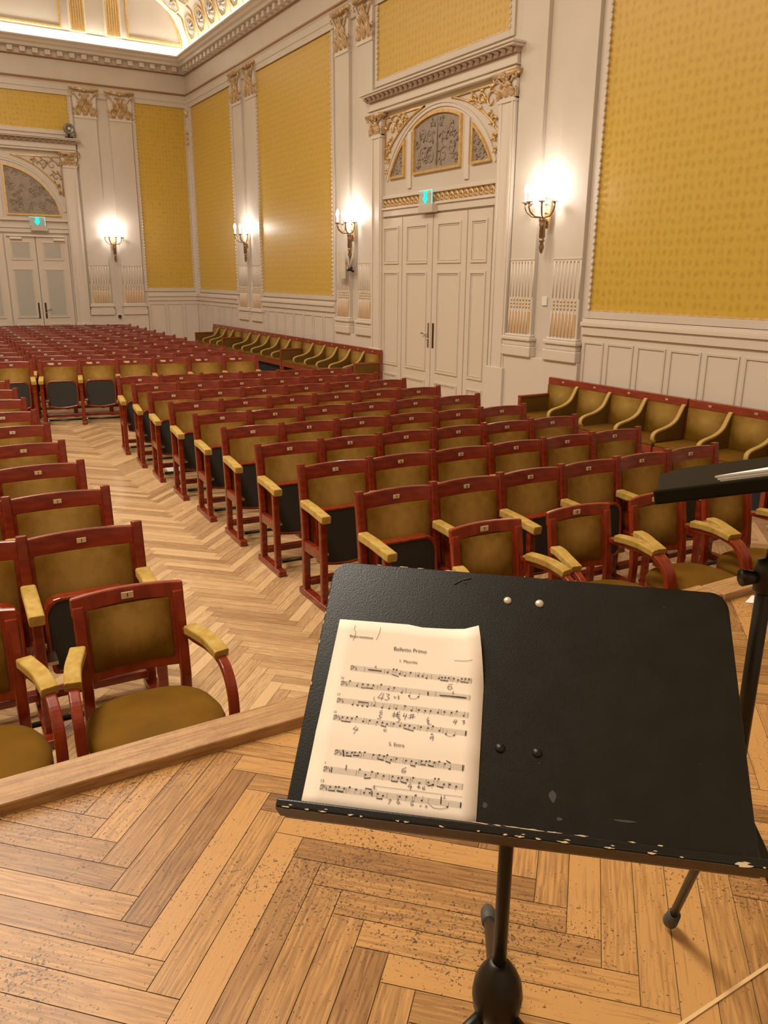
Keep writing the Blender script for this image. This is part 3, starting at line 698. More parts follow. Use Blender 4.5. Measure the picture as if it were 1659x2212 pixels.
def handle_set(parent, s_plate, T, sg, z=1.22, lever=True, d=0.07, dark=False):
    b = MB(); b.box(s_plate-0.022, s_plate+0.022, z-0.19, z+0.19, d, d+0.008, T=T)
    pl = b.build('handle_plate', DBRONZE if dark else STEEL, parent, bevel=0.003)
    if lever:
        b = MB(); b.tube([T(s_plate, z+0.03, d), T(s_plate, z+0.03, d+0.05), T(s_plate+sg*0.13, z+0.025, d+0.055)], 0.011, 8); b.build('door_handle', STEEL, pl)
        b = MB(); b.tube([T(s_plate, z-0.06, d+0.005), T(s_plate, z-0.06, d+0.03)], 0.016, 8); b.build('lock_cylinder', STEEL, pl)
def door_leaf(root, s0, s1, T, z1, splits, d=0.02, grey=False):
    b = MB(); b.box(s0+0.004, s1-0.004, 0.01, z1, 0, d+0.03, T=T); lf_ = b.build('door_leaf', DOORP, root, bevel=0.003)
    m_ = MB(); inset = 0.13 if s1-s0 > 0.7 else 0.10
    pn = MB()
    for z0, z1_ in splits:
        rectframe(m_, s0+inset, s1-inset, z0, z1_, 0.028, d+0.03, d+0.048, T)
        rectframe(m_, s0+inset+0.04, s1-inset-0.04, z0+0.04, z1_-0.04, 0.012, d+0.03, d+0.038, T)
        if grey: pn.box(s0+inset+0.05, s1-inset-0.05, z0+0.05, z1_-0.05, d+0.03, d+0.034, T=T)
    m_.build('panel_moulding', DOORP, lf_)
    if grey: pn.build('grey_panel_field', mat('grey_door_field', (0.45, 0.42, 0.37), 0.6), lf_)
    return lf_

K = 1.0
portal(10.55, TR, 2.93, 1.49, 2.54, 2.02, 4.53, 4.60, 4.90, 3.02, True, 11)
d1 = empty('door_1'); struct(d1)
SP = [(0.14, 0.58), (0.70, 2.02), (2.12, 2.80)]
SP = [(0.12, 0.52), (0.66, 2.18), (2.30, 2.88)]
for i, (a_, b_) in enumerate(((9.12, 9.69), (9.70, 10.56), (10.57, 11.43), (11.44, 12.10))):
    lf_ = door_leaf(d1, a_, b_, TR, 3.01, SP)
    if i == 1: handle_set(lf_, 10.50, TR, -1, lever=False, d=0.05, dark=True)
    if i == 2: handle_set(lf_, 10.63, TR, 1, lever=True, d=0.05)
portal(2.47, TB, 3.20, 1.40, 3.20, 1.64, 4.80, 4.92, 5.22, 3.04, False, 12, freize_gold=False)
d2 = empty('door_2'); struct(d2)
for i, (a_, b_) in enumerate(((1.02, 1.74), (1.75, 2.46), (2.48, 3.17), (3.18, 3.92))):
    lf_ = door_leaf(d2, a_, b_, TB, 3.0, [(0.12, 1.12), (1.25, 2.30), (2.45, 2.84)] if i < 0 else [(0.12, 0.9), (1.05, 2.22), (2.42, 2.85)], grey=True)
    if i == 2: handle_set(lf_, 3.09, TB, -1, lever=False, d=0.05, dark=True)
    if i == 3: handle_set(lf_, 3.25, TB, 1, lever=True, d=0.05, dark=True)
b = MB(); b.box(2.52, 3.84, 2.965, 3.0, 0.05, 0.10, T=TB); b.box(2.60, 2.86, 2.90, 2.95, 0.05, 0.12, T=TB); b.box(3.58, 3.84, 2.88, 2.93, 0.05, 0.12, T=TB)
b.build('door_closer', WHITEP, d2, bevel=0.005)
# ------------------------------------------------------------------ folding theatre seats
SW = 0.515     # seat pitch
def lean(z):   # y of the post's front face; the top leans back
    if z < 0.42: return -0.085
    return -0.085+0.06*((z-0.42)/0.48)**1.2
def post_mb():
    b = MB(); pts = [(0, lean(z)+0.022, z) for z in (0.04, 0.2, 0.42, 0.55, 0.7, 0.80, 0.905)]
    b.tube(smooth_path(pts, 3), 0, flat=((1, 0, 0), 0.048, 0.046)); return b
def leg_mb(): b = MB(); b.tube([(0, -0.355, 0.04), (0, -0.35, 0.30), (0, -0.335, 0.62)], 0, flat=((1, 0, 0), 0.046, 0.040)); return b
def skid_mb(): b = MB(); b.box(-0.03, 0.03, -0.445, 0.0, 0, 0.045); return b
def mid_mb(): b = MB(); b.box(-0.02, 0.02, -0.345, -0.075, 0.325, 0.395); return b
def arm_mb():
    b = MB(); b.tube([(0, -0.055, 0.648), (0, -0.20, 0.642), (0, -0.40, 0.622)], 0, flat=((1, 0, 0), 0.066, 0.052)); return b
bow = lambda x, w_: 0.028*(1-(2*(x-w_/2)/w_)**2)
X0, X1 = 0.022, SW-0.022
def rail_mb():
    b = MB(); b.slab(X0, X1, 0.795, 0.892, 0.028, lambda x, z: lean(z)+0.006+bow(x, SW), 12, 3, ztop=lambda x: 0.884+0.008*(1-(2*(x-SW/2)/SW)**2)); return b
def side_frame_mb():
    r = []
    for a_, c_ in ((X0, X0+0.022), (X1-0.022, X1)): b = MB(); b.slab(a_, c_, 0.36, 0.80, 0.024, lambda x, z: lean(z)+0.008+bow(x, SW), 2, 6); r.append(b)
    return r
def pad_mb():
    b = MB(); b.slab(X0+0.018, X1-0.018, 0.36, 0.80, 0.03, lambda x, z: lean(z)+bow(x, SW)+0.004, 12, 10, puff=0.022); return b
def pan_parts():
    # tipped-up seat: underside faces forward
    xa, xb = 0.045, SW-0.045; zt, zb = 0.612, 0.235
    def y_at(z): return -0.165+0.035*(z-zb)/(zt-zb)
    def outline(e_):
        r_ = 0.075; P = []
        a, c_, t_, l_ = xa+e_, xb-e_, zt-e_, zb+e_
        P += [(a+0.012, l_+0.012)]
        for i in range(9): u = i/8; x = a+0.02+(c_-a-0.04)*u; P.append((x, l_-0.022*math.sin(PI*u)))
        P += [(c_-0.012, l_+0.012), (c_+0.0, l_+0.12)]
        P += [(c_-r_+r_*math.cos(math.radians(q)), t_-r_+r_*math.sin(math.radians(q))) for q in (0, 22, 45, 68, 90)]
        P += [(a+r_+r_*math.cos(math.radians(q)), t_-r_+r_*math.sin(math.radians(q))) for q in (90, 112, 135, 158, 180)]
        P += [(a, l_+0.12)]
        return P
    T = lambda x, z, d: (x, y_at(z)+d, z)
    rim = MB(); rim.band(outline(0.018), outline(0), -0.004, 0.062, T, closed=True)
    und = MB(); und.prism(outline(0.017), 0.004, 0.055, T)
    return rim, und
def link(name, me, m, parent, loc=None):
    o = bpy.data.objects.new(name, me); C.objects.link(o); o.parent = parent
    if loc: o.location = loc
    if me.materials: pass
    else: me.materials.append(m)
    return o
def copy_tree(o, parent=None):
    c = o.copy(); C.objects.link(c)
    if parent: c.parent = parent
    for ch in list(o.children): copy_tree(ch, c)
    return c
DIG = {}
for ch_ in '0123456789':
    me = text_mesh(ch_, 0.021, 0.0006, 0.0006); me.materials.append(INKM); DIG[ch_] = me
def plate(parent, x, y, z, num, big=1.0):
    w_ = 0.021*big
    b = MB(); b.box(-w_, w_, -0.0025, 0.003, -0.012*big, 0.012*big)
    p = b.build('number_plate', PLATE, parent, bevel=0.001); p.location = (x, y, z)
    s = str(num)
    for i, ch_ in enumerate(s):
        o = bpy.data.objects.new('numeral', DIG[ch_]); C.objects.link(o); o.parent = p
        o.rotation_euler = (PI/2, 0, 0); o.location = ((i-(len(s)-1)/2)*0.013, -0.0035, 0)
    return p
def make_seat(extra=True):
    r_ = empty('theatre_seat')
    post_mb().build('rear_post', WOOD, r_, bevel=0.004)
    leg_mb().build('front_leg', WOOD, r_, bevel=0.004)
    skid_mb().build('skid', WOOD, r_, bevel=0.006)
    mid_mb().build('side_rail', WOOD, r_, bevel=0.004)
    arm_mb().build('armrest', VELVA, r_, bevel=0.014, seg=3)
    rail_mb().build('top_rail', WOOD, r_, bevel=0.006, seg=3)
    for q_ in side_frame_mb(): q_.build('back_frame', WOOD, r_)
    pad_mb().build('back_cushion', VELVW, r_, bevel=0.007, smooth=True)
    rim, und = pan_parts()
    u_ = und.build('tipped_seat', DARKF, r_); o = rim.build('seat_rim', WOODL, u_, bevel=0.008, seg=3); o['label'] = 'red wooden rim of the tipped-up seat'
    b = MB(); b.box(0.02, SW-0.02, -0.10, -0.04, 0.075, 0.115); b.build('foot_rail', WOOD, r_, bevel=0.004)
    if extra:
        b = MB(); b.tube([(0.03, -0.30, 0.065), (SW-0.03, -0.30, 0.065)], 0.014, 8); t_ = b.build('heating_tube', METALB, r_)
        b = MB(); b.tube([(0.028, -0.30, 0.065), (0.05, -0.30, 0.065)], [0.018, 0.018], 10); b.build('tube_cap', STEEL, t_)
        b = MB(); b.box(0.03, 0.075, -0.27, -0.15, 0.335, 0.352); b.build('hinge_plate', STEEL, r_)
    return r_
def add_end(parent):     # the extra side frame that closes a row
    for f_, nm, m_ in ((post_mb, 'rear_post', WOOD), (leg_mb, 'front_leg', WOOD), (skid_mb, 'skid', WOOD), (mid_mb, 'side_rail', WOOD), (arm_mb, 'armrest', VELVA)):
        key = 'end_'+nm
        me = bpy.data.meshes.get(key)
        if not me:
            o = f_().build(nm, m_, parent, bevel=0.012 if nm == 'armrest' else 0.004); o.data.name = key
        else:
            o = bpy.data.objects.new(nm, me); C.objects.link(o); o.parent = parent
            bv = o.modifiers.new('bevel', 'BEVEL'); bv.width = 0.012 if nm == 'armrest' else 0.004; bv.segments = 2; bv.limit_method = 'ANGLE'; bv.angle_limit = math.radians(35)
        o.location = (SW, 0, 0)
seat_near = make_seat(True); seat_far = make_seat(False)
used = {'n': False, 'f': False}
ORD = ['first', 'second', 'third', 'fourth', 'fifth', 'sixth', 'seventh', 'eighth', 'ninth', 'tenth', 'eleventh', 'twelfth']
def seat_row(ax, ay, bx, by, n, row, block, group, nums, near=True, from_aisle_left=True, where='', label_plate=False, end_l=False, order=None):
    """n seats from point a (left end) to point b (right end)"""
    dx, dy = (bx-ax), (by-ay); ang = math.atan2(dy, dx); Ln = math.hypot(dx, dy)
    sx = Ln/(n*SW)
    for i in range(n):
        key = 'n' if near else 'f'; src = seat_near if near else seat_far
        if not used[key]: s = src; used[key] = True; base[key] = None
        else: s = copy_tree(proto[key])
        if key not in proto: proto[key] = src
        t = i/n
        s.location = (ax+dx*t, ay+dy*t, 0); s.rotation_euler = (0, 0, ang); s.scale = (sx, 1, 1)
        k = i if from_aisle_left else n-1-i
        lab = 'folding theatre seat, %s from the aisle, %s' % (ORD[k], where)
        tagp(s, lab, 'theatre seat', group)
        pend.append((s, nums[i], i == n-1, label_plate, near))
proto = {}; base = {}; pend = []
# right block, nine rows (row ends measured along the aisle and the wall side)
RR = [((2.16, 3.90), (5.235, 3.84)), ((2.165, 4.70), (5.25, 4.61)), ((2.17, 5.46), (5.23, 5.34)), ((2.185, 6.24), (5.23, 6.06)), ((2.19, 7.0), (5.26, 6.85)),
      ((2.205, 7.80), (5.25, 7.58)), ((2.215, 8.61), (5.27, 8.35)), ((2.23, 9.35), (5.26, 9.02)), ((2.245, 10.14), (5.27, 9.76))]
RN = ['nearest row', 'second row', 'third row', 'fourth row', 'fifth row', 'sixth row', 'seventh row', 'eighth row', 'farthest row']
for i, (a_, b_) in enumerate(RR):
    seat_row(*a_, *b_, 6, i, 'right', 'folding seats of the block right of the aisle', list(range(1, 7)), near=True, where='%s of the block right of the aisle' % RN[i])
LR = [(0.90, 3.95), (0.92, 4.75), (0.93, 5.54), (0.94, 6.31), (0.96, 7.12), (0.97, 7.91), (0.99, 8.75), (1.005, 9.55), (1.02, 10.37)]
for i, (x, y) in enumerate(LR):
    n = 3 if i < 2 else (2 if i < 7 else 1)
    seat_row(x-0.535*n, y+0.02*n, x, y, n, i, 'left', 'folding seats of the block left of the aisle', list(range(n, 0, -1)), near=True, from_aisle_left=False, where='%s of the block left of the aisle' % RN[i])
# rear block: twelve full rows behind the cross aisle
ys = [12.02, 12.80, 13.6, 14.4, 15.2, 16.03, 16.87, 17.72, 18.52, 19.38, 20.2, 21.04]
BN = ['front row', 'second row', 'third row', 'fourth row', 'fifth row', 'sixth row', 'seventh row', 'eighth row', 'ninth row', 'tenth row', 'eleventh row', 'last row']
for i, y in enumerate(ys):
    xr = 4.82+0.022*i; slope = 0.175 if i else 0.18
    seat_row(xr-3.12, y+3.12*slope, xr, y, 6, i, 'rear', 'folding seats of the rear block', list(range(7, 13)), near=(i == 0), from_aisle_left=False, where='', label_plate=(i == 0))
    nl = 2 if i < 4 else 1
    if i < 8: seat_row(xr-3.24-0.52*nl, y+3.24*slope+0.05*nl, xr-3.24, y+3.24*slope, nl, i, 'rear', 'folding seats of the rear block', list(range(6-nl+1, 7)), near=(i == 0), from_aisle_left=False, where='', end_l=False)
    for s, _, _, _, _ in pend[-(6+(nl if i < 8 else 0)):]: pass
# unique labels for the rear block
cnt = 0
for idx, (s, num, last, lp, near) in enumerate(pend):
    if s.get('group') == 'folding seats of the rear block':
        i = min(range(12), key=lambda q: abs(ys[q]-(s.location.y-(4.82+0.022*q-s.location.x)*0.175)))
        xr = 4.82+0.022*i; k = int(round((xr-s.location.x)/0.52))-1
        k = max(0, min(9, k))
        s['label'] = 'folding theatre seat, %s from the wall end, %s of the rear block' % (ORD[k], BN[i])
for s, num, last, lp, near in pend:
    if last: add_end(s)
for s, num, last, lp, near in pend:
    p = plate(s, SW/2, lean(0.842)+0.006+0.028-0.002, 0.842, num)
    if lp:
        b = MB(); b.box(-0.042, 0.042, -0.003, 0.003, -0.014, 0.014); q = b.build('brass_name_plate', PLATE, s, bevel=0.001); q.location = (SW/2-0.12, lean(0.842)+0.006+0.021, 0.842)

# ------------------------------------------------------------------ loose armchairs of the front row
def make_armchair():
    r_ = empty('armchair')
    W2 = 0.199
    def fy(x, z): return 0.0+0.06*max(0, (z-0.45)/0.42)+0.032*(1-(x/W2)**2)
    for sg in (-1, 1):
        b = MB(); pts = [(sg*(W2-0.004*0), 0.055, 0.0), (sg*W2, 0.02, 0.25), (sg*W2, 0.008, 0.46), (sg*W2, 0.028, 0.64), (sg*W2, 0.06, 0.83)]
        b.tube(pts, 0, flat=((1, 0, 0), 0.044, 0.034)); b.build('rear_leg', WOODL, r_, bevel=0.005)
    def topz(x): return 0.866+0.006*(1-(x/0.23)**2)
    b = MB(); b.slab(-0.224, 0.224, 0.785, 0.87, 0.026, lambda x, z: fy(x*0.86, z)-0.004, 14, 3, ztop=topz, zbot=lambda x: 0.79 if abs(x) > 0.19 else 0.797+0.012*(1-(x/0.2)**2))
    b.build('top_rail', WOODL, r_, bevel=0.006, seg=3)
    b = MB(); b.slab(-0.19, 0.19, 0.51, 0.55, 0.024, lambda x, z: fy(x, z), 10, 2); b.build('lower_back_rail', WOODL, r_, bevel=0.004)
    
    for sg in (-1, 1): b = MB(); b.slab(min(sg*0.160, sg*0.203), max(sg*0.160, sg*0.203), 0.52, 0.80, 0.022, fy, 2, 4); b.build('back_frame', WOODL, r_)
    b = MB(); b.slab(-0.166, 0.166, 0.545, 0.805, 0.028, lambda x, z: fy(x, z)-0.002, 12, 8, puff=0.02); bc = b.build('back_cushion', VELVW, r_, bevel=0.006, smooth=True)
    b = MB()
    out = []
    for k in range(28):
        a_ = 2*PI*k/28; x = 0.262*abs(math.cos(a_))**0.75*(1 if math.cos(a_) > 0 else -1); y = 0.235*abs(math.sin(a_))**0.7*(1 if math.sin(a_) > 0 else -1)
        out.append((x*(1.0-0.10*(y > 0)*(y/0.235)), y-0.262))
    rings = []
    for sc_, z in ((0.97, 0.405), (1.0, 0.415), (1.0, 0.435), (0.94, 0.458), (0.80, 0.472), (0.5, 0.482), (0.2, 0.486)):
        rings.append([(x*sc_, (y+0.262)*sc_-0.262, z) for x, y in out])
    V = [p for g in rings for p in g]; n = 28; Fs = [(i*n+k, i*n+(k+1) % n, (i+1)*n+(k+1) % n, (i+1)*n+k) for i in range(len(rings)-1) for k in range(n)]
    Fs += [tuple(range(n))[::-1], tuple((len(rings)-1)*n+k for k in range(n))]
    b.add(V, Fs, True); b.build('seat_cushion', VELV, r_)
    b = MB(); inn = [(x*0.90, (y+0.262)*0.90-0.262) for x, y in out]
    b.band(inn, [(x*1.0, y) for x, y in out], 0.365, 0.42, lambda x, y, z: (x, y, z), closed=True); b.build('seat_frame', WOODL, r_, bevel=0.004)
    for sg in (-1, 1):
        pts = [(sg*0.215, 0.02, 0.66), (sg*0.235, -0.07, 0.655), (sg*0.262, -0.16, 0.650), (sg*0.278, -0.25, 0.635), (sg*0.283, -0.315, 0.60), (sg*0.285, -0.355, 0.54), (sg*0.285, -0.372, 0.46), (sg*0.282, -0.378, 0.34), (sg*0.280, -0.372, 0.15), (sg*0.278, -0.36, 0.0)]
        b = MB(); b.tube(smooth_path(pts), 0, flat=((1, 0, 0), 0.040, 0.030)); am = b.build('bent_arm', WOODL, r_, bevel=0.006)
        pp = [(sg*0.223, -0.02, 0.680), (sg*0.238, -0.08, 0.683), (sg*0.264, -0.165, 0.676), (sg*0.280, -0.262, 0.655)]
        b = MB(); b.tube(smooth_path(pp, 3), 0, flat=((1, 0, 0), 0.062, 0.040)); b.build('arm_pad', VELVA, am, bevel=0.013, seg=3)
    return r_
ac = make_armchair()
CH = [(0.655, 3.065, 0.03, 1), (0.015, 3.085, 0.02, 2), (2.49, 3.06, 0.05, 1), (3.135, 3.05, 0.05, 2), (3.74, 3.02, 0.05, 3), (4.335, 2.99, 0.03, 4)]
CL = ['mustard velvet armchair beside the centre aisle, left side, behind the stage edge',
      'mustard velvet armchair cut by the left edge of the picture, next to the aisle armchair',
      'mustard velvet armchair with its back just above the black desk, nearest right of the aisle',
      'mustard velvet armchair right of the aisle, second from the aisle, between two others',
      'mustard velvet armchair right of the aisle, third from it, partly behind the far stand',
      'mustard velvet armchair right of the aisle, farthest right, under the far stand']
arms = [ac]+[copy_tree(ac) for _ in CH[1:]]
for o, (x, y, rz, num), lb in zip(arms, CH, CL):
    o.location = (x, y, 0); o.rotation_euler = (0, 0, -rz); tagp(o, lb, 'armchair', 'loose armchairs of the front row')
    plate(o, 0.0, 0.04+0.056-0.016, 0.838, num, 1.15)

# ------------------------------------------------------------------ wall benches
def bench(ynear, yfar, n, label, num0, far_box=False, near='box'):
    r_ = empty('wall_bench', (7.062, ynear, 0)); tagp(r_, label, 'bench', 'velvet benches along the right wall')
    Lb = yfar-ynear; p = Lb/n
    XB = -0.06; XF = -0.49
    b = MB(); b.box(0, 0.055, 0, Lb, 0.80, 0.885); b.box(0.005, 0.05, 0, Lb, 0, 0.80); b.build('back_rail', BENCHW, r_, bevel=0.006)
    b = MB(); b.box(XF, XF+0.03, 0, Lb, 0.345, 0.425); b.build('seat_front_rail', BENCHW, r_, bevel=0.005)
    b = MB(); b.box(XF+0.06, XF+0.075, 0.02, Lb-0.02, 0.0, 0.35); b.build('recess_shade_panel', DARKV, r_)  # near-black sheet painted as the shade of the open recess under the seat
    b = MB()
    for yy in (0.02, Lb/2, Lb-0.06): b.box(XF, XF+0.045, yy, yy+0.045, 0, 0.35)
    b.build('front_support', BENCHW, r_)
    for i in range(n):
        y0, y1 = i*p, (i+1)*p
        b = MB(); b.slab(y0+0.012, y1-0.012, 0.44, 0.80, 0.04, lambda x, z: 0.03+0.03*(z-0.44)+0.02*(1-(2*(x-(y0+y1)/2)/p)**2), 8, 6, puff=0.02)
        b.v = [(-0.07+y-0.0+0.01, x, z) for x, y, z in b.v]
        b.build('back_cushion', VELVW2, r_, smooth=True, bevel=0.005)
        b = MB(); b.box(XF+0.005, -0.03, y0+0.004, y1-0.004, 0.42, 0.462); b.build('seat_cushion', VELV, r_, bevel=0.016, seg=3)
    prof = [(-0.01, 0.815), (-0.03, 0.80), (-0.065, 0.74), (-0.11, 0.67), (-0.18, 0.622), (-0.27, 0.592), (-0.36, 0.575), (-0.425, 0.555), (-0.452, 0.525), (-0.452, 0.49), (-0.43, 0.46), (-0.01, 0.46)]
    # S-curved dividers
    for i in range(0 if near == 'div' else 1, n):
        y = i*p+(0.022 if i == 0 else 0)
        b = MB(); b.prism(prof, -0.020, 0.020, lambda x, z, d: (x, y+d, z)); dv = b.build('divider', VELVD, r_)
        b = MB(); b.tube(smooth_path([(x-0.002, y, z+0.002) for x, z in prof[:-1]], 3), 0, flat=((0, 1, 0), 0.046, 0.022)); b.build('divider_edge', VELVP, dv, bevel=0.006)
    for y in (([0.02] if near == 'box' else [])+([Lb-0.03] if far_box else [])):
        b = MB(); b.box(XF+0.005, -0.02, y-0.018, y+0.018, 0.44, 0.655); e_ = b.build('end_panel', VELVD, r_)
        b = MB(); b.box(XF-0.01, 0.0, y-0.026, y+0.026, 0.655, 0.685); b.box(XF-0.008, XF+0.02, y-0.024, y+0.024, 0.0, 0.655); b.build('end_panel_cap', BENCHW, e_, bevel=0.005)
    for i in range(n):
        pl = MB(); pl.box(-0.004, 0.0, -0.016, 0.016, -0.009, 0.009); o = pl.build('number_plate', PLATE, r_); o.location = (0.0, (i+0.5)*p, 0.845)
        o2 = bpy.data.objects.new('numeral', DIG[str((num0+i) % 10)]); C.objects.link(o2); o2.parent = o; o2.rotation_euler = (PI/2, 0, -PI/2); o2.location = (-0.005, 0, 0); o2.scale = (0.8, 0.8, 0.8)
    return r_
bench(5.57, 7.72, 4, 'mustard velvet wall bench with red rail, near the pilasters right of the door', 1, True, 'div')
bench(2.90, 5.55, 5, 'mustard velvet wall bench running out of the picture on the right', 5, False, None)
bench(11.98, 15.06, 6, 'mustard velvet wall bench ending beside the left jamb of the side door', 1)
bench(15.08, 18.45, 6, 'mustard velvet wall bench in the middle of the far run', 7)
bench(18.47, 20.55, 4, 'mustard velvet wall bench farthest away, close to the back corner', 13 % 10, True)

# ------------------------------------------------------------------ wall sconces
def make_sconce():
    """local: x across, -y out of the wall, z up; z=0 at the lamp cups"""
    r_ = empty('wall_sconce')
    b = MB(); b.lathe([(0.0, -0.60), (0.015, -0.585), (0.035, -0.52), (0.02, -0.465), (0.034, -0.45), (0.034, -0.43), (0.022, -0.42), (0.040, -0.40), (0.036, -0.28), (0.048, -0.26), (0.040, -0.245), (0.052, -0.20), (0.055, -0.19), (0.045, -0.185), (0.0, -0.185)], 12, T=lambda x, y, z: (x, y-0.075, z))
    b.build('torch_stem', SBRONZE, r_)
    b = MB(); b.prism([(-0.045, -0.30), (0.045, -0.30), (0.06, -0.05), (0.05, 0.04), (0, 0.11), (-0.05, 0.04), (-0.06, -0.05)], 0, 0.02, lambda x, z, d: (x, -d, z))
    for z in (-0.22, -0.12, -0.02, 0.05): b.tube([(-0.035, -0.025, z), (0, -0.035, z+0.02), (0.035, -0.025, z)], 0.007, 6)
    b.build('wall_plate', GOLDP, r_, bevel=0.004)
    arms_ = [(-0.22, -0.10, 0.0), (-0.15, -0.24, 0.0), (0.0, -0.31, 0.0), (0.15, -0.24, 0.0), (0.22, -0.10, 0.0)]
    for ax, ay, az in arms_:
        b = MB(); pts = [(0, -0.075, -0.19), (ax*0.25, -0.075+(ay+0.075)*0.25, -0.165), (ax*0.6, -0.075+(ay+0.075)*0.6, -0.16), (ax*0.9, -0.075+(ay+0.075)*0.9, -0.11), (ax, ay, -0.06), (ax, ay, -0.01)]
        b.tube(pts, [0.012, 0.010, 0.010, 0.010, 0.011, 0.014], 8); am = b.build('arm', SBRONZE, r_)
        b = MB(); b.lathe([(0.012, -0.012), (0.045, 0.0), (0.048, 0.006), (0.02, 0.008)], 12, T=lambda x, y, z: (x+ax, y+ay, z)); b.build('drip_pan', STEEL, am)
        b = MB(); b.lathe([(0.012, 0.008), (0.012, 0.10), (0.008, 0.105)], 10, T=lambda x, y, z: (x+ax, y+ay, z)); b.build('candle_sleeve', CANDLE, am)
        b = MB(); b.lathe([(0.008, 0.105), (0.02, 0.125), (0.026, 0.15), (0.020, 0.185), (0.008, 0.215), (0.001, 0.225)], 10, T=lambda x, y, z: (x+ax, y+ay, z)); b.build('bulb', BULB, am)
    return r_
sc0 = make_sconce()
SCN = [((WX-0.06, 8.015, 2.985), -PI/2, 'five-armed bronze wall sconce right of the side door, nearest and largest'),
       ((WX-0.06, 13.05, 2.99), -PI/2, 'five-armed bronze wall sconce left of the side door'),
       ((WX-0.06, 18.05, 2.99), -PI/2, 'five-armed bronze wall sconce on the side wall, farthest from the side door'),
       ((5.03, BY-0.06, 3.0), 0.0, 'five-armed bronze wall sconce on the back wall')]
for i, (lc, rz, lb) in enumerate(SCN):
    o = sc0 if i == 0 else copy_tree(sc0)
    o.location = lc; o.rotation_euler = (0, 0, rz); tagp(o, lb, 'wall lamp', 'lit wall sconces')
    dirn = Vector((0, -1, 0)) if rz == 0 else Vector((-1, 0, 0))
    point('sconce_light', Vector(lc)+dirn*0.22+Vector((0, 0, 0.17)), SCONCE_W, 0.07, (1.0, 0.92, 0.86))

# ------------------------------------------------------------------ small wall fittings
def exit_sign(T, s, z, label, w_=0.36):
    r_ = empty('exit_sign', T(s, z, 0.05)); tagp(r_, label, 'exit sign', 'illuminated exit signs')
    P = Vector(T(s, z, 0.05)); TT = lambda a, b_, d: Vector(T(s+a, z+b_, 0.05+d))-P
    sgn = 1 if T is TB else -1      # picture left is larger s on the right wall
    X = lambda a, b_, d: TT(sgn*a, b_, d)
    b = MB(); b.box(-w_/2, w_/2, -0.10, 0.10, 0.06, 0.072, T=X); pn = b.build('acrylic_panel', EXITG, r_)
    b = MB(); b.prism([(-0.035, 0.085), (0.035, 0.085), (0.035, -0.01), (0.07, -0.01), (0.0, -0.09), (-0.07, -0.01), (-0.035, -0.01)], 0.073, 0.079, lambda x, z_, d: X(x+0.0, z_, d)); b.build('down_arrow', CYAN, pn)
    b = MB(); b.box(w_/2-0.012, w_/2, -0.10, 0.10, 0.073, 0.078, T=X); b.box(-w_/2, w_/2, 0.09, 0.10, 0.073, 0.078, T=X); b.build('lit_edge', CYANP, pn)
    b = MB(); b.box(-0.16, 0.22, -0.22, -0.105, 0.0, 0.10, T=X); b.build('housing', mat('sign_housing', (0.55, 0.48, 0.38), 0.5) if 'sign_housing' not in bpy.data.materials else bpy.data.materials['sign_housing'], r_, bevel=0.006)
exit_sign(TR, 10.68, 3.245, 'green-lit exit sign with down arrow above the side door', 0.36)
exit_sign(TB, 3.26, 3.32, 'green-lit exit sign with down arrow above the back door', 0.36)
b = MB(); b.box(-0.02, 0.0, -0.045, 0.045, -0.055, 0.055); o = b.build('thermostat', WHITEP, None, bevel=0.006, loc=(WX-0.0, 8.03, 1.81)); tagp(o, 'small white plastic thermostat between the pilasters under the nearest sconce', 'thermostat')
b = MB(); b.box(-0.02, 0.0, -0.035, 0.035, -0.09, 0.09); o = b.build('wall_switch', WHITEP, None, bevel=0.004, loc=(WX-0.0, 18.02, 1.86)); tagp(o, 'small white switch box between the farthest side wall pilasters', 'switch')
b = MB(); b.box(-0.04, 0.04, -0.015, 0.0, -0.04, 0.04); o = b.build('wall_socket', DBRONZE, None, bevel=0.004, loc=(5.02, BY-0.13, 1.05+0.0)); tagp(o, 'small dark wall socket between the back wall pilasters', 'socket')
# round monitor on the cornice of the back door
r_ = empty('round_spotlight', (4.17, BY-0.18, 5.225)); tagp(r_, 'small round grey spotlight standing on the back door cornice', 'spotlight')
b = MB(); b.box(-0.09, 0.09, -0.05, 0.05, 0.0, 0.03); b.tube([(0, 0, 0.03), (0, 0, 0.12)], 0.02, 8); b.build('bracket', METALB, r_)
b = MB(); b.lathe([(0.0, 0.0), (0.10, 0.0), (0.12, 0.05), (0.12, 0.14), (0.09, 0.14), (0.05, 0.11), (0.0, 0.10)], 20, T=lambda x, y, z: (x, -z+0.03, y+0.20)); b.build('lamp_head', mat('grey_lamp_metal', (0.22, 0.19, 0.16), 0.4, 0.5), r_)
b = MB(); b.lathe([(0.0, 0.0), (0.035, 0.0), (0.03, 0.02)], 12, T=lambda x, y, z: (x, -z-0.09, y+0.20)); b.build('lens', mat('pale_lens', (0.7, 0.68, 0.62), 0.2), r_)
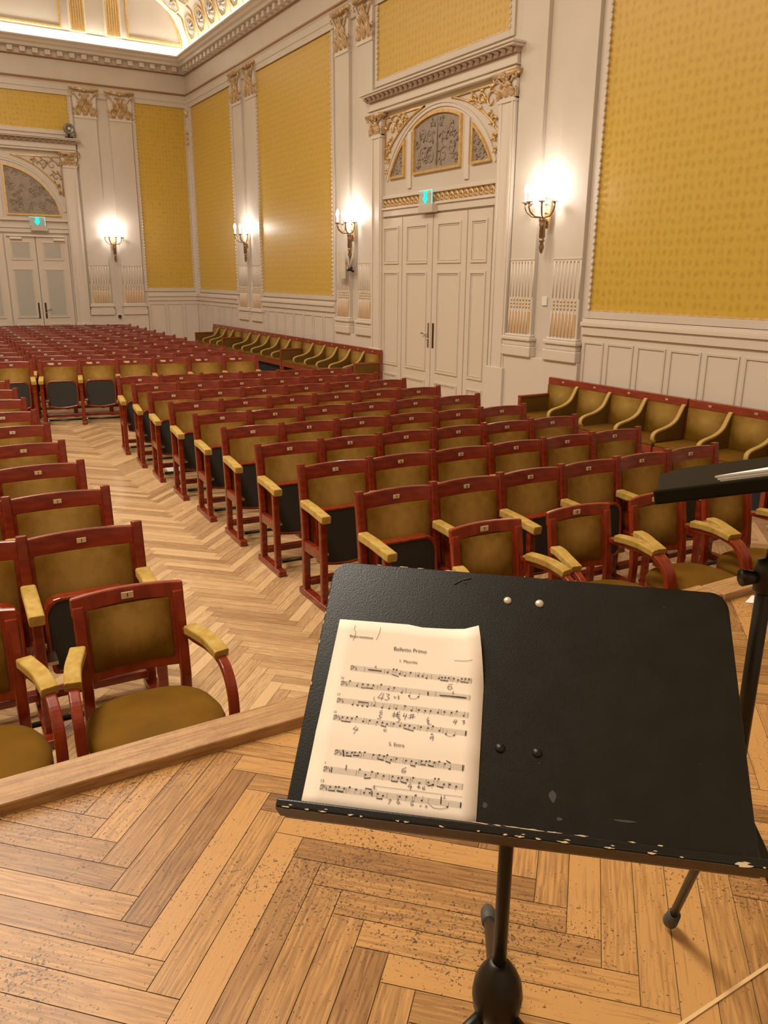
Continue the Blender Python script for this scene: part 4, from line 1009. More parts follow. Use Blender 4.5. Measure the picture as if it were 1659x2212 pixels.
# reflector flap on a bracket below the second sconce
r_ = empty('bracket_flap', (WX-0.06, 13.05, 2.18)); tagp(r_, 'pale folded flap on a dark bracket below the sconce left of the side door', 'bracket')
b = MB(); b.tube([(0, 0, 0.0), (-0.07, 0.0, 0.03), (-0.10, 0.0, 0.05)], 0.018, 8); b.tube([(-0.07, -0.06, 0.06), (-0.08, 0.07, 0.02)], 0.022, 8); b.build('clamp', METALB, r_)
b = MB()
for sg in (-1, 1): b.tube([(-0.07, 0, 0.06), (-0.07, sg*0.07, 0.18), (-0.05, sg*0.10, 0.34)], [0.03, 0.022, 0.012], 6)
b.build('fork_arm', mat('flap_fork', (0.50, 0.44, 0.34), 0.5), r_)
b = MB(); b.slab(-0.14, 0.14, -0.12, 0.34, 0.008, lambda x, z: -0.03*math.cos(x*9)+0.10*max(0, -z+0.0), 8, 8)
b.v = [(-0.12+y*1.0, 0.21+x+0.04*(0.34-z), z) for x, y, z in b.v]; b.build('flap', mat('flap_cream', (0.62, 0.54, 0.42), 0.5), r_)
# papers on the floor and card on the stage
b = MB(); b.add([(0, 0, 0.001), (0.16, -0.05, 0.001), (0.20, 0.22, 0.004), (0.03, 0.27, 0.001), (0, 0, 0.003), (0.16, -0.05, 0.003), (0.20, 0.22, 0.006), (0.03, 0.27, 0.003)], [(0, 3, 2, 1), (4, 5, 6, 7), (0, 1, 5, 4), (1, 2, 6, 5), (2, 3, 7, 6), (3, 0, 4, 7)])
o = b.build('paper_sheet', WPAPER, None, loc=(2.36, 8.62, 0)); tagp(o, 'white sheet of paper lying under the aisle seat of the seventh row', 'paper')
b = MB(); b.add([(2.935, 1.905, ZS+0.001), (3.01, 1.83, ZS+0.001), (3.10, 1.87, ZS+0.001), (3.03, 1.94, ZS+0.001), (2.935, 1.905, ZS+0.003), (3.01, 1.83, ZS+0.003), (3.10, 1.87, ZS+0.003), (3.03, 1.94, ZS+0.003)], [(0, 3, 2, 1), (4, 5, 6, 7), (0, 1, 5, 4), (1, 2, 6, 5), (2, 3, 7, 6), (3, 0, 4, 7)])
o = b.build('paper_card', WPAPER); tagp(o, 'pale card lying on the stage floor beside the far stand pole', 'card')

# ------------------------------------------------------------------ music stand (foreground)
DW = 0.545; DH = 0.334
O_ = Vector((0.459, 0.892, 1.735-2.1))*(DW/0.5)+Vector((0, 0, 2.1))
U_ = Vector((0.771, -0.637, -0.023)).normalized()
V_ = Vector((-0.502, -0.603, -0.62)); V_ = (V_-U_*V_.dot(U_)).normalized()
N_ = -U_.cross(V_)                     # out of the desk face, towards the player
if N_.dot(Vector((0, 0, EYE))-O_) < 0: N_ = -N_
SP_ = Vector((0.665, 0.752, ZS))
ms = empty('music_stand', SP_); tagp(ms, 'black wooden music stand in the foreground holding a sheet of music', 'music stand')
D = lambda u, v, n: O_+U_*u+V_*v+N_*n-SP_
def rrect(w_, h_, rx, rz_, e_=0.0):
    P = []
    for i in range(7): a_ = math.radians(180+90*i/6); P.append((rx+ (rx-e_)*math.cos(a_) if False else rx+(rx-e_)*math.cos(a_), rz_+(rz_-e_)*math.sin(a_)))
    for i in range(7): a_ = math.radians(270+90*i/6); P.append((w_-rx+(rx-e_)*math.cos(a_), rz_+(rz_-e_)*math.sin(a_)))
    P += [(w_-e_, h_-e_), (e_, h_-e_)]
    return P
b = MB(); b.prism(rrect(DW, 0.3605, 0.022, 0.027), -0.010, 0.0, D); desk = b.build('desk', BLACKD, ms, bevel=0.0015)
LV0, LV1, LN = 0.3492, 0.3600, 0.036
b = MB(); b.box(-0.004, DW+0.008, LV0, LV1, 0.0, LN, T=D); b.build('ledge', BLACKD, desk, bevel=0.0025, seg=3)
b = MB(); b.box(-0.0035, DW+0.0075, LV1, LV1+0.0012, 0.002, LN-0.001, T=D); b.build('ledge_underside', WORN, desk)['label'] = 'worn brownish underside of the ledge'
rc = random.Random(4); b = MB()
def chip(u, v, n, lu, lv, ax='n'):
    k = 13; P = []
    for i in range(k):
        a_ = 2*PI*i/k; q = rc.uniform(0.35, 1.0); P.append((u+lu*q*math.cos(a_), lv*q*math.sin(a_)))
    if ax == 'n': b.prism([(x, v+y) for x, y in P], n, n+0.0004, D)
    else: b.prism([(x, n+y) for x, y in P], v-0.0004, v, lambda x, nn, vv: D(x, vv, nn))
for u, lu in ((0.010, 0.007), (0.034, 0.003), (0.052, 0.006), (0.085, 0.005), (0.098, 0.002), (0.140, 0.003), (0.150, 0.005), (0.19, 0.004), (0.232, 0.002), (0.262, 0.003), (0.278, 0.006), (0.298, 0.004), (0.326, 0.010), (0.375, 0.007), (0.420, 0.006), (0.452, 0.003), (0.515, 0.012), (0.537, 0.002)):
    chip(u, LV1-0.0012, LN+0.0001, lu, 0.0013 if lu < 0.011 else 0.0028)
    if lu > 0.005: chip(u+0.004, LV1-0.004, LN+0.0001, lu*0.5, 0.0008)
for u, lu in ((0.235, 0.012), (0.252, 0.006), (0.268, 0.014), (0.29, 0.018), (0.315, 0.012), (0.345, 0.01), (0.40, 0.005), (0.43, 0.004)):
    chip(u, LV0+0.0006, LN+0.0001, lu, 0.0009)
for u, lu in ((0.065, 0.005), (0.10, 0.008), (0.125, 0.006), (0.165, 0.009)): chip(u, 0.0008, 0.0002, lu, 0.0009)
for v in (0.06, 0.085, 0.10, 0.13, 0.19): chip(0.0012, v, 0.0002, 0.0010, 0.004)
b.build('chipped_paint', CHIP, desk)
b = MB()
for (u, v, lu, lv) in ((0.316, 0.300, 0.006, 0.009), (0.40, 0.318, 0.020, 0.0018), (0.30, 0.262, 0.0015, 0.001), (0.238, 0.320, 0.004, 0.005), (0.325, 0.325, 0.004, 0.003), (0.49, 0.24, 0.002, 0.0006), (0.46, 0.03, 0.0015, 0.001)):
    chip_u = u; b.prism([(u+lu*rc.uniform(.5, 1)*math.cos(2*PI*i/9), v+lv*rc.uniform(.5, 1)*math.sin(2*PI*i/9)) for i in range(9)], 0.0, 0.0003, D)
b.tube([D(0.175, 0.022, 0.0003), D(0.185, 0.014, 0.0003), D(0.198, 0.010, 0.0003)], 0.0012, 5); b.tube([D(0.186, 0.016, 0.0003), D(0.192, 0.020, 0.0003)], 0.0008, 5)
b.build('scuff_mark', CHALK, desk)
for u, v, m_, r0 in ((0.2505, 0.0408, NAIL, 0.0056), (0.294, 0.0413, NAIL, 0.0060), (0.2518, 0.2488, METALB, 0.0062), (0.297, 0.2494, METALB, 0.0062)):
    b = MB(); b.lathe([(r0, 0.0), (r0*0.9, r0*0.28), (r0*0.5, r0*0.5), (0.0002, r0*0.6)], 18, T=lambda x, y, z: D(u+x, v+y, z)); b.build('rivet' if m_ is NAIL else 'bolt_head', m_, desk)
# pole, bracket, hub and legs
b = MB(); jt = D(DW/2, 0.25, -0.012); b.box(DW/2-0.05, DW/2+0.05, 0.05, 0.30, -0.022, -0.010, T=D); b.build('desk_bracket', METALB, ms)
b = MB(); b.tube([(0, 0, 0.16), (0, 0, 0.50), (0, 0, 0.70)], 0.0108, 16); b.tube([(0, 0, 0.69), tuple(D(DW/2+0.004, 0.17, -0.02))], 0.009, 12); b.build('pole', METALB, ms)
b = MB(); b.lathe([(0.0, 0.178), (0.012, 0.180), (0.028, 0.195), (0.037, 0.215), (0.0400, 0.240), (0.037, 0.262), (0.029, 0.282), (0.019, 0.297), (0.014, 0.302), (0.0, 0.303)], 24); b.build('tripod_hub', METALB, ms)
f1 = Vector((0.915, 1.08, ZS))-SP_; a0 = math.atan2(f1.y, f1.x); L1 = f1.length
for k in range(3):
    a_ = a0+k*2*PI/3; dx, dy = math.cos(a_), math.sin(a_); Lk = 0.405
    b = MB(); b.tube([(dx*0.015, dy*0.015, 0.215), (dx*0.06, dy*0.06, 0.185), (dx*Lk, dy*Lk, 0.018)], 0.0105, 12); lg_ = b.build('tripod_leg', METALB, ms)
    b = MB(); b.tube([(dx*(Lk-0.05), dy*(Lk-0.05), 0.041), (dx*(Lk-0.0), dy*(Lk-0.0), 0.0175), (dx*(Lk+0.015), dy*(Lk+0.015), 0.0165)], [0.0155, 0.0165, 0.011], 14); b.build('rubber_foot', RUBBER, lg_)

# ------------------------------------------------------------------ sheet of music
P0 = D(0.023, 0.093, 0)+SP_
smr = empty('sheet_music', P0); tagp(smr, 'cream sheet of printed music with pencilled figures on the black desk', 'sheet music')
S_ = lambda u, v, n=0.0: O_+U_*u+V_*v+N_*(0.0012+n)-P0
b = MB()
rows = 16; cols = 10; L_ = lambda v: 0.0231+(0.0185-0.0231)*((v-0.0934)/(0.331-0.0934))
def R_(v):
    if v < 0.168: return 0.2130+(0.2262-0.2130)*((v-0.088)/(0.168-0.088))**0.8
    return 0.2262+(0.2288-0.2262)*min(1, (v-0.168)/0.16)
def lift(u, v):
    x = (u-0.02)/0.2; e_ = 0.0
    if x > 0.82 and v < 0.17: e_ = 0.020*((x-0.82)/0.18)**2*(1-(v-0.088)/0.082)
    return e_+0.0018*max(0, 1-abs(v-0.2545)/0.02)
V2 = []; F2 = []
for j in range(rows+1):
    for i in range(cols+1):
        t = i/cols; s = j/rows
        vt = 0.0934+(0.0905-0.0934)*t+(0.003*math.sin(PI*t) if t > 0.5 else 0)
        vb = 0.3488
        v = vt+(vb-vt)*s; u = L_(v)+(R_(v)-L_(v))*t
        V2.append(tuple(S_(u, v, lift(u, v))))
for j in range(rows):
    for i in range(cols): a_ = j*(cols+1)+i; F2.append((a_, a_+1, a_+cols+2, a_+cols+1))
b.add(V2, F2, True); sheet = b.build('paper', PAPER, smr); so = sheet.modifiers.new('solid', 'SOLIDIFY'); so.thickness = 0.0004; so.offset = -1
STAVES= [((0.0496, 0.1602), (0.0499, 0.1666), (0.21, 0.1619), (0.2098, 0.1682)), ((0.0407, 0.1832), (0.0407, 0.1895), (0.21, 0.1851), (0.2097, 0.1912)), ((0.0396, 0.207), (0.0395, 0.2131), (0.2096, 0.2084), (0.2091, 0.2148)), ((0.0392, 0.2301), (0.0389, 0.2366), (0.2095, 0.2323), (0.2088, 0.2384)), ((0.0485, 0.2745), (0.0485, 0.2809), (0.2098, 0.2756), (0.2093, 0.2821)), ((0.0383, 0.2966), (0.0384, 0.303), (0.2099, 0.2984), (0.2094, 0.3047)), ((0.0383, 0.319), (0.038, 0.3251), (0.2101, 0.3202), (0.2096, 0.3263))]
NOTES= [(0.0995, 0.1648, 1), (0.107, 0.1594, -1), (0.1112, 0.1597, -1), (0.1158, 0.1652, 1), (0.1228, 0.1672, 1), (0.1299, 0.1621, -1), (0.1402, 0.1652, 1), (0.1461, 0.1654, 1), (0.1513, 0.1674, 1), (0.1675, 0.1659, 1), (0.1716, 0.1642, -1), (0.1759, 0.164, -1), (0.1804, 0.164, -1), (0.1869, 0.1641, -1), (0.1927, 0.1657, -1), (0.1973, 0.1633, -1), (0.202, 0.1631, -1), (0.2068, 0.1632, -1), (0.052, 0.182, -1), (0.0621, 0.1878, 1), (0.0696, 0.1848, -1), (0.0765, 0.1848, -1), (0.0837, 0.1848, -1), (0.0938, 0.1826, -1), (0.1037, 0.1879, 1), (0.1111, 0.1852, -1), (0.1215, 0.1907, 1), (0.1317, 0.1942, 1), (0.1438, 0.1941, 1), (0.0605, 0.2139, 1), (0.067, 0.2142, 1), (0.0734, 0.2144, 1), (0.0798, 0.2143, 1), (0.0887, 0.2121, 1), (0.0991, 0.2138, 1), (0.1083, 0.214, 1), (0.1172, 0.2133, 1), (0.1284, 0.2082, -1), (0.1371, 0.2134, 1), (0.1465, 0.2115, -1), (0.1547, 0.2117, -1), (0.1617, 0.2112, -1), (0.1709, 0.2125, 1), (0.1792, 0.2105, -1), (0.1882, 0.2107, -1), (0.1948, 0.2079, -1), (0.2038, 0.2129, 1), (0.0505, 0.2321, -1), (0.0568, 0.232, -1), (0.0628, 0.2322, -1), (0.0688, 0.2292, -1), (0.0776, 0.2347, 1), (0.0859, 0.2324, -1), (0.0957, 0.2336, -1), (0.1025, 0.2335, -1), (0.1085, 0.2345, -1), (0.1169, 0.2331, -1), (0.125, 0.2352, 1), (0.1311, 0.2336, -1), (0.1372, 0.2335, -1), (0.1435, 0.2358, -1), (0.1517, 0.2336, -1), (0.1607, 0.2341, -1), (0.1667, 0.2308, -1), (0.1752, 0.2359, 1), (0.1835, 0.2395, 1), (0.194, 0.2397, 1), (0.0641, 0.2768, -1), (0.0701, 0.276, -1), (0.0738, 0.2751, -1), (0.0797, 0.2743, -1), (0.086, 0.2737, -1), (0.0972, 0.2755, -1), (0.1046, 0.2749, -1), (0.1105, 0.2759, -1), (0.1144, 0.2738, -1), (0.1198, 0.2792, -1), (0.1262, 0.2769, -1), (0.1383, 0.278, -1), (0.1451, 0.278, -1), (0.1509, 0.2796, -1), (0.1573, 0.2766, -1), (0.1631, 0.2762, -1), (0.1672, 0.2752, -1), (0.1731, 0.2765, -1), (0.179, 0.2746, -1), (0.1861, 0.2766, -1), (0.1922, 0.2821, 1), (0.0831, 0.2954, -1), (0.0909, 0.3009, -1), (0.0985, 0.2964, -1), (0.1057, 0.2975, -1), (0.1133, 0.2997, -1), (0.1243, 0.2992, -1), (0.1316, 0.3001, -1), (0.1358, 0.2993, -1), (0.1427, 0.3009, -1), (0.1495, 0.2977, -1), (0.1577, 0.303, -1), (0.1684, 0.3012, -1), (0.1742, 0.3031, -1), (0.1759, 0.2958, -1), (0.1803, 0.2957, -1), (0.1873, 0.3012, -1), (0.1943, 0.3005, -1), (0.2022, 0.3021, -1), (0.0502, 0.3206, -1), (0.0572, 0.3196, -1), (0.061, 0.3193, -1), (0.0677, 0.3205, -1), (0.0742, 0.3181, -1), (0.0823, 0.3198, -1), (0.0925, 0.3228, 1), (0.0994, 0.3221, 1), (0.1093, 0.3219, -1), (0.1158, 0.3233, -1), (0.1361, 0.3219, -1), (0.1442, 0.3213, -1), (0.1549, 0.3182, -1), (0.1627, 0.3234, 1), (0.1937, 0.3272, 1)]
BEAMS= [(0.1055, 0.167, 0.1147, 0.1692, 0.00077), (0.1698, 0.1682, 0.1793, 0.1684, 0.0009), (0.1962, 0.1675, 0.2054, 0.168, 0.0009), (0.0736, 0.1637, 0.0913, 0.1639, 0.00129), (0.0683, 0.1899, 0.0834, 0.1893, 0.0009), (0.1711, 0.1891, 0.2049, 0.1887, 0.00129), (0.0673, 0.2093, 0.0805, 0.2093, 0.0009), (0.05, 0.2372, 0.0616, 0.2374, 0.0009), (0.1013, 0.2376, 0.1072, 0.2387, 0.0009), (0.1307, 0.2379, 0.1427, 0.24, 0.0009), (0.0631, 0.2806, 0.0697, 0.2804, 0.00103), (0.0723, 0.2791, 0.0793, 0.2787, 0.00103), (0.1031, 0.2797, 0.1103, 0.281, 0.00103), (0.1132, 0.2818, 0.1192, 0.2833, 0.00103), (0.1446, 0.2832, 0.1502, 0.2837, 0.00103), (0.1567, 0.2804, 0.1622, 0.2805, 0.00103), (0.1657, 0.2805, 0.1724, 0.2816, 0.00103), (0.1876, 0.2727, 0.1926, 0.2748, 0.00103), (0.0902, 0.3054, 0.0974, 0.3043, 0.00103), (0.1233, 0.3048, 0.1309, 0.3049, 0.00103), (0.1349, 0.3044, 0.1419, 0.3054, 0.00103), (0.1684, 0.3053, 0.1749, 0.3035, 0.00103), (0.1791, 0.3045, 0.1867, 0.3054, 0.00103), (0.0491, 0.3249, 0.0563, 0.3247, 0.00103), (0.0594, 0.3242, 0.067, 0.3247, 0.00103), (0.0934, 0.3172, 0.101, 0.3176, 0.00103), (0.1086, 0.3274, 0.1154, 0.3273, 0.00103), (0.0585, 0.2744, 0.0603, 0.2812, 0.00181), (0.2081, 0.2758, 0.208, 0.2822, 0.00129), (0.2081, 0.2328, 0.2079, 0.2385, 0.00116), (0.1556, 0.1865, 0.1557, 0.1903, 0.00155), (0.0482, 0.2969, 0.0483, 0.3028, 0.00103), (0.102, 0.3195, 0.1022, 0.3248, 0.00103), (0.1855, 0.3168, 0.1855, 0.3247, 0.00116), (0.2091, 0.3206, 0.209, 0.326, 0.00116), (0.1027, 0.3132, 0.1854, 0.3135, 0.00032), (0.1854, 0.3135, 0.1855, 0.3175, 0.00032), (0.1027, 0.3132, 0.1026, 0.3161, 0.00032), (0.1879, 0.3136, 0.2102, 0.3136, 0.00032)]
BARS= [(0.0686, 0.1606), (0.0955, 0.1601), (0.1192, 0.1615), (0.1367, 0.162), (0.1575, 0.1626), (0.1832, 0.1633), (0.0892, 0.1837), (0.1269, 0.1843), (0.1657, 0.1854), (0.085, 0.2073), (0.1142, 0.2082), (0.1432, 0.2091), (0.1749, 0.2093), (0.0819, 0.2302), (0.1134, 0.2311), (0.148, 0.2321), (0.1797, 0.2331), (0.082, 0.2749), (0.1024, 0.2749), (0.1228, 0.2753), (0.1347, 0.2753), (0.1541, 0.2759), (0.1749, 0.2759), (0.0792, 0.2971), (0.1031, 0.297), (0.1202, 0.2975), (0.1463, 0.2974), (0.1655, 0.2978), (0.1927, 0.298), (0.0703, 0.3193), (0.0882, 0.3192), (0.1205, 0.3196), (0.1334, 0.3198), (0.1513, 0.3196), (0.1706, 0.3199)]
INK= [[(0.1862, 0.1723), (0.1819, 0.1731), (0.1801, 0.1769), (0.1807, 0.1794), (0.1839, 0.1797), (0.186, 0.1777), (0.1848, 0.1755), (0.1808, 0.1767)], [(0.0966, 0.1937), (0.0917, 0.2012), (0.0991, 0.2012)], [(0.0989, 0.1943), (0.0965, 0.2037)], [(0.1019, 0.1947), (0.1063, 0.195), (0.1038, 0.1983), (0.107, 0.2003), (0.1037, 0.203), (0.1007, 0.2025)], [(0.1124, 0.1966), (0.1135, 0.1996), (0.1153, 0.1971)], [(0.1173, 0.1953), (0.1192, 0.1964), (0.1177, 0.1981), (0.1195, 0.1989), (0.1176, 0.2002)], [(0.0999, 0.2173), (0.0973, 0.2195), (0.0973, 0.2215), (0.1004, 0.2207), (0.0998, 0.2193)], [(0.1007, 0.2229), (0.0972, 0.2236), (0.0971, 0.226), (0.1, 0.2263), (0.0986, 0.2288), (0.095, 0.2289)], [(0.1158, 0.2175), (0.1154, 0.225)], [(0.1195, 0.2178), (0.1192, 0.2238)], [(0.1134, 0.2207), (0.1227, 0.2204)], [(0.1134, 0.2232), (0.122, 0.2227)], [(0.123, 0.2166), (0.1196, 0.2185), (0.1203, 0.221), (0.1234, 0.2203)], [(0.1235, 0.2233), (0.1204, 0.2251), (0.1242, 0.2262), (0.1226, 0.2305), (0.1204, 0.2303)], [(0.1289, 0.2182), (0.1273, 0.2221), (0.1322, 0.2216)], [(0.1318, 0.2187), (0.1299, 0.2263)], [(0.1349, 0.2206), (0.1412, 0.2183)], [(0.1339, 0.2239), (0.1429, 0.2211)], [(0.1375, 0.218), (0.1368, 0.224)], [(0.1401, 0.2177), (0.1396, 0.2237)], [(0.1599, 0.22), (0.1581, 0.2231), (0.1586, 0.2252), (0.1611, 0.2243), (0.1596, 0.2234)], [(0.1585, 0.227), (0.161, 0.2264), (0.1595, 0.2293), (0.1644, 0.229)], [(0.1939, 0.2191), (0.1914, 0.223), (0.1956, 0.2223)], [(0.196, 0.2193), (0.1938, 0.2257)], [(0.2024, 0.2196), (0.2059, 0.2192), (0.2036, 0.2213), (0.2061, 0.2221), (0.2035, 0.2243)], [(0.0703, 0.2419), (0.0667, 0.2463), (0.0732, 0.247)], [(0.0728, 0.2438), (0.0684, 0.2523)], [(0.1091, 0.2419), (0.1056, 0.2423), (0.1058, 0.2444), (0.1091, 0.2444)], [(0.167, 0.2401), (0.1651, 0.242), (0.1679, 0.242)], [(0.1688, 0.2438), (0.1648, 0.2456), (0.1647, 0.2478), (0.1689, 0.2452), (0.1678, 0.25)], [(0.1395, 0.2866), (0.135, 0.2892), (0.1347, 0.2926), (0.1382, 0.2929), (0.1394, 0.2907), (0.1359, 0.2904)], [(0.1472, 0.3048), (0.1443, 0.3091), (0.1491, 0.309)], [(0.1481, 0.3067), (0.1475, 0.3128)], [(0.1576, 0.3062), (0.1558, 0.3084), (0.1592, 0.3087)], [(0.1584, 0.3068), (0.1567, 0.3099)], [(0.1625, 0.3069), (0.1621, 0.3103), (0.1655, 0.3097)], [(0.1644, 0.3063), (0.1638, 0.3102)], [(0.123, 0.3277), (0.1262, 0.3266), (0.1236, 0.3322)], [(0.1349, 0.3255), (0.1333, 0.329), (0.1349, 0.3308), (0.1371, 0.3295), (0.1352, 0.3281)], [(0.1536, 0.3246), (0.15, 0.3283), (0.151, 0.3308), (0.1536, 0.3296), (0.1521, 0.3285)], [(0.1628, 0.3287), (0.1611, 0.3309)], [(0.1676, 0.3288), (0.1699, 0.3292), (0.1679, 0.3314)]]
PENCIL= [[(0.0461, 0.1006), (0.0453, 0.1058), (0.0483, 0.1123), (0.0481, 0.1183), (0.0464, 0.1235)], [(0.081, 0.1004), (0.0809, 0.1073), (0.0793, 0.115), (0.0777, 0.1197)], [(0.0409, 0.1168), (0.0565, 0.1176), (0.0732, 0.1175)], [(0.1858, 0.1388), (0.1979, 0.1388), (0.2089, 0.1374)], [(0.1312, 0.1953), (0.1351, 0.1976), (0.1401, 0.1974), (0.1435, 0.1952)], [(0.1836, 0.2402), (0.1889, 0.2419), (0.1943, 0.2401)], [(0.1721, 0.3269), (0.1777, 0.3302), (0.1857, 0.3305), (0.1933, 0.3283)], [(0.0872, 0.2002), (0.0865, 0.2033), (0.0888, 0.2061)]]
def stroke(bm_, pts, w_, n=0.0007):
    for (u0, v0), (u1, v1) in zip(pts[:-1], pts[1:]):
        dx, dy = u1-u0, v1-v0; L2 = math.hypot(dx, dy) or 1; nx, ny = -dy/L2*w_/2, dx/L2*w_/2; ex, ey = dx/L2*w_*0.3, dy/L2*w_*0.3
        Q = [(u0+nx-ex, v0+ny-ey), (u0-nx-ex, v0-ny-ey), (u1-nx+ex, v1-ny+ey), (u1+nx+ex, v1+ny+ey)]
        bm_.add([tuple(S_(x, y, n+lift(x, y))) for x, y in Q], [(0, 1, 2, 3)])
ln = MB()
for tl, bl, tr_, br in STAVES:
    for k in range(5):
        t = k/4; A_ = (tl[0]+(bl[0]-tl[0])*t, tl[1]+(bl[1]-tl[1])*t); B_ = (tr_[0]+(br[0]-tr_[0])*t, tr_[1]+(br[1]-tr_[1])*t)
        stroke(ln, [A_, ((A_[0]+B_[0])/2, (A_[1]+B_[1])/2), B_], 0.00028)
    stroke(ln, [tr_, br], 0.0004); stroke(ln, [tl, bl], 0.0003)
def inst(u):     # staff index nearest to v
    pass
for u, v in BARS:
    st_ = min(STAVES, key=lambda s: abs((s[0][1]+s[3][1])/2-v))
    t = (u-st_[0][0])/(st_[2][0]-st_[0][0]); v0 = st_[0][1]+(st_[2][1]-st_[0][1])*t; stroke(ln, [(u, v0), (u, v0+0.0064)], 0.0003)
ln.build('staff_lines', PRINT, sheet, recalc=False)
nt_ = MB()
for u, v, dr in NOTES:
    pts = []
    for k in range(8):
        a_ = 2*PI*k/8; x, y = 0.00125*math.cos(a_), 0.00085*math.sin(a_); pts.append(tuple(S_(u+x*0.95+y*0.3, v+y-x*0.3, 0.0008+lift(u, v))))
    nt_.add(pts, [tuple(range(8))])
    x = u+(0.001 if dr > 0 else -0.001); stroke(nt_, [(x, v), (x, v-dr*0.0052)], 0.00028, 0.0008)
for u0, v0, u1, v1, w_ in BEAMS: stroke(nt_, [(u0, v0), (u1, v1)], w_, 0.0008)
for tl, bl, tr_, br in STAVES:      # bass clefs and flats
    u, v = tl[0]+0.0022, tl[1]+0.0016
    stroke(nt_, [(u-0.0015, v+0.0006), (u-0.0008, v-0.0012), (u+0.001, v-0.0013), (u+0.0018, v+0.0003), (u+0.0008, v+0.0022), (u-0.0016, v+0.0040)], 0.0006, 0.0008)
    stroke(nt_, [(u+0.0032, v-0.0008), (u+0.0033, v-0.0004)], 0.0007, 0.0008); stroke(nt_, [(u+0.0032, v+0.0008), (u+0.0033, v+0.0012)], 0.0007, 0.0008)
    stroke(nt_, [(u+0.0052, v-0.0002), (u+0.0052, v+0.0042), (u+0.0064, v+0.0030), (u+0.0054, v+0.0022)], 0.0004, 0.0008)
nt_.build('notes', INKM, sheet, recalc=False)
ik = MB()
for s in INK: stroke(ik, s, 0.00062, 0.0009)
ik.build('handwritten_figures', PENM, sheet, recalc=False)
pc = MB()
for s in PENCIL: stroke(pc, s, 0.00055, 0.0009)
pc.build('pencil_marks', PENC, sheet, recalc=False)
def put_text(txt, u0, u1, v, m_, name='printed_text', n=0.0009, bold=0.0):
    me = text_mesh(txt, 1.0, 0, 0); xs_ = [q.co.x for q in me.vertices]; ys_ = [q.co.y for q in me.vertices]
    wd = max(xs_)-min(xs_); k = (u1-u0)/wd; cx_, cy_ = (max(xs_)+min(xs_))/2, (max(ys_)+min(ys_))/2
    for q in me.vertices:
        x = (u0+u1)/2+(q.co.x-cx_)*k; y = v-(q.co.y-cy_)*k; q.co = S_(x, y, n+lift(x, y))
    me.materials.append(m_); o = bpy.data.objects.new(name, me); C.objects.link(o); o.parent = sheet
put_text('Balletto Primo', 0.1036, 0.1476, 0.1300, PRINT)
put_text('1. Mascitie', 0.1137, 0.1372, 0.1468, PRINT)
put_text('Basso continuo', 0.0411, 0.0731, 0.1175, PENC)
put_text('5. Entre', 0.1144, 0.1339, 0.2601, PRINT)
for tx, u, v in (('4', 0.0826, 0.1586), ('4', 0.1876, 0.1837), ('10', 0.0415, 0.179), ('17', 0.0405, 0.2022), ('25', 0.0399, 0.226), ('7', 0.039, 0.2926), ('13', 0.0395, 0.3144), ('1', 0.0658, 0.2952), ('1.', 0.1054, 0.3152), ('2.', 0.1896, 0.3162)):
    w_ = 0.0009*len(tx) if tx not in ('4', '1') else (0.0012 if tx == '4' else 0.0005)
    put_text(tx, u-w_, u+w_, v, PRINT)

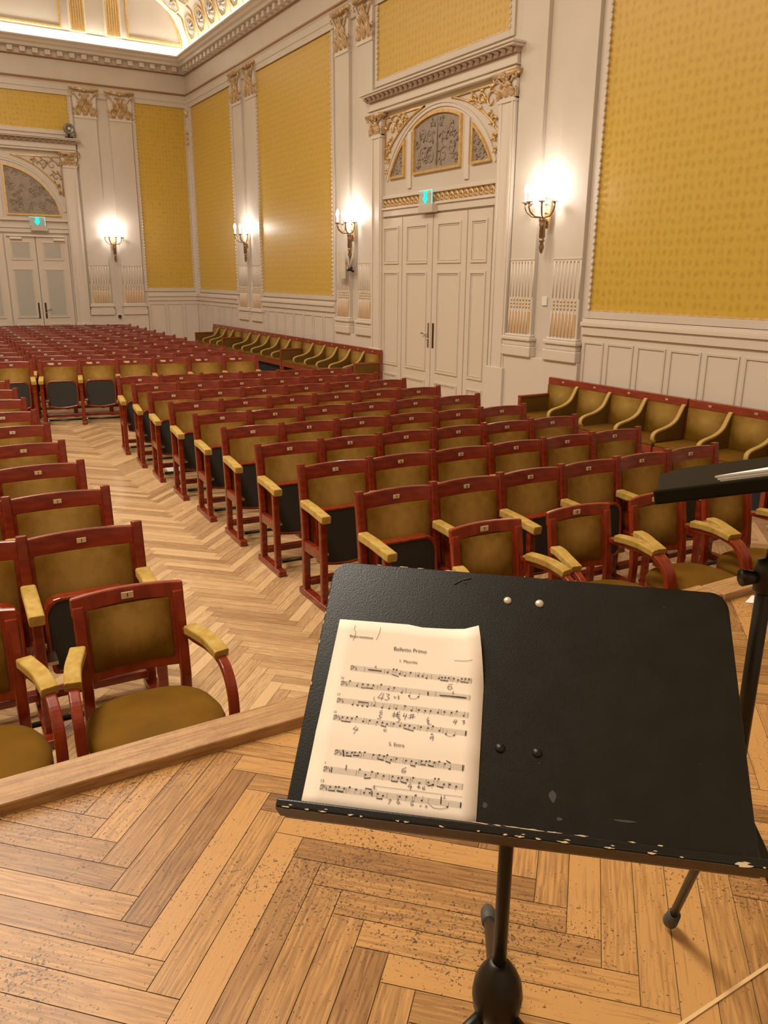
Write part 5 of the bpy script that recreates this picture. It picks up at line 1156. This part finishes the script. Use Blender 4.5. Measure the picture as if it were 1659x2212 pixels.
# ------------------------------------------------------------------ second music stand at the right edge
K2 = Vector((1.035, 0.645, ZS))
m2 = empty('music_stand', K2); tagp(m2, 'second music stand at the right edge with a loose bundle of sheets', 'music stand')
C1 = Vector((0.858, 0.708, 1.814)); u3 = Vector((0.642, -0.734, 0.221)).normalized(); v3 = Vector((0.764, 0.638, -0.108)); v3 = (v3-u3*v3.dot(u3)).normalized(); n3 = u3.cross(v3)
if n3.z < 0: n3 = -n3
D2 = lambda a_, c_, n: C1+u3*a_+v3*(0.32-c_)+n3*n-K2
b = MB(); b.prism(rrect(0.52, 0.32, 0.06, 0.09), -0.008, 0.0, D2); dk = b.build('desk', BLACKS, m2, bevel=0.002)
b = MB(); b.box(-0.004, 0.524, 0.31, 0.324, -0.010, 0.010, T=lambda a_, c_, n: D2(a_, c_, n)); b.build('ledge', BLACKS, dk, bevel=0.003)
b = MB(); b.tube([(0, 0, 0.48), (0, 0, 0.93)], 0.0115, 16); b.build('pole', METALB, m2)
b = MB(); b.tube([(0, 0, 0.90), (0.01, -0.005, 1.0), tuple(D2(0.24, 0.14, -0.01))], 0.008, 12); b.build('inner_pole', METALB, m2)
b = MB(); b.lathe([(0.012, 0.88), (0.016, 0.885), (0.018, 0.91), (0.015, 0.93), (0.0, 0.935)], 16); b.tube([(-0.012, 0.006, 0.905), (-0.034, 0.016, 0.905)], [0.009, 0.013], 10); b.build('clamp_knob', METALB, m2)
b = MB(); b.lathe([(0.0, 0.47), (0.02, 0.47), (0.024, 0.49), (0.024, 0.53), (0.018, 0.545), (0.0, 0.545)], 16); b.build('collar', METALB, m2)
for az in (42, 100, 150):
    a_ = math.radians(az); dx, dy = math.sin(a_), math.cos(a_)
    if az == 42: dx, dy = (1.228-K2.x)/0.3, (0.862-K2.y)/0.3
    b = MB(); b.tube([(dx*0.02, dy*0.02, 0.51), (dx*0.29, dy*0.29, 0.03)], 0.0085, 12); lg_ = b.build('tripod_leg', METALB, m2)
    b = MB(); b.tube([(dx*0.27, dy*0.27, 0.062), (dx*0.295, dy*0.295, 0.022), (dx*0.30, dy*0.30, 0.016)], [0.0135, 0.0155, 0.012], 14); b.build('rubber_foot', RUBBER, lg_)
PB = C1+u3*0.28+v3*0.05-Vector((0, 0, 0))
r_ = empty('sheet_bundle', C1+u3*0.09+v3*0.02); tagp(r_, 'thin bundle of white sheets lying on the second stand', 'sheets'); Q0 = r_.location.copy()
for k in range(4):
    b = MB(); off = 0.003*k
    P = [(0.085-off, 0.016), (0.51, 0.010), (0.51, 0.12), (0.20+off, 0.06)]
    b.prism([(x, 0.32-y) for x, y in P], 0.004+0.0034*k, 0.0068+0.0034*k, lambda x, y, n: D2(x, y, n)+K2-Q0); b.build('sheet', WPAPER, r_)
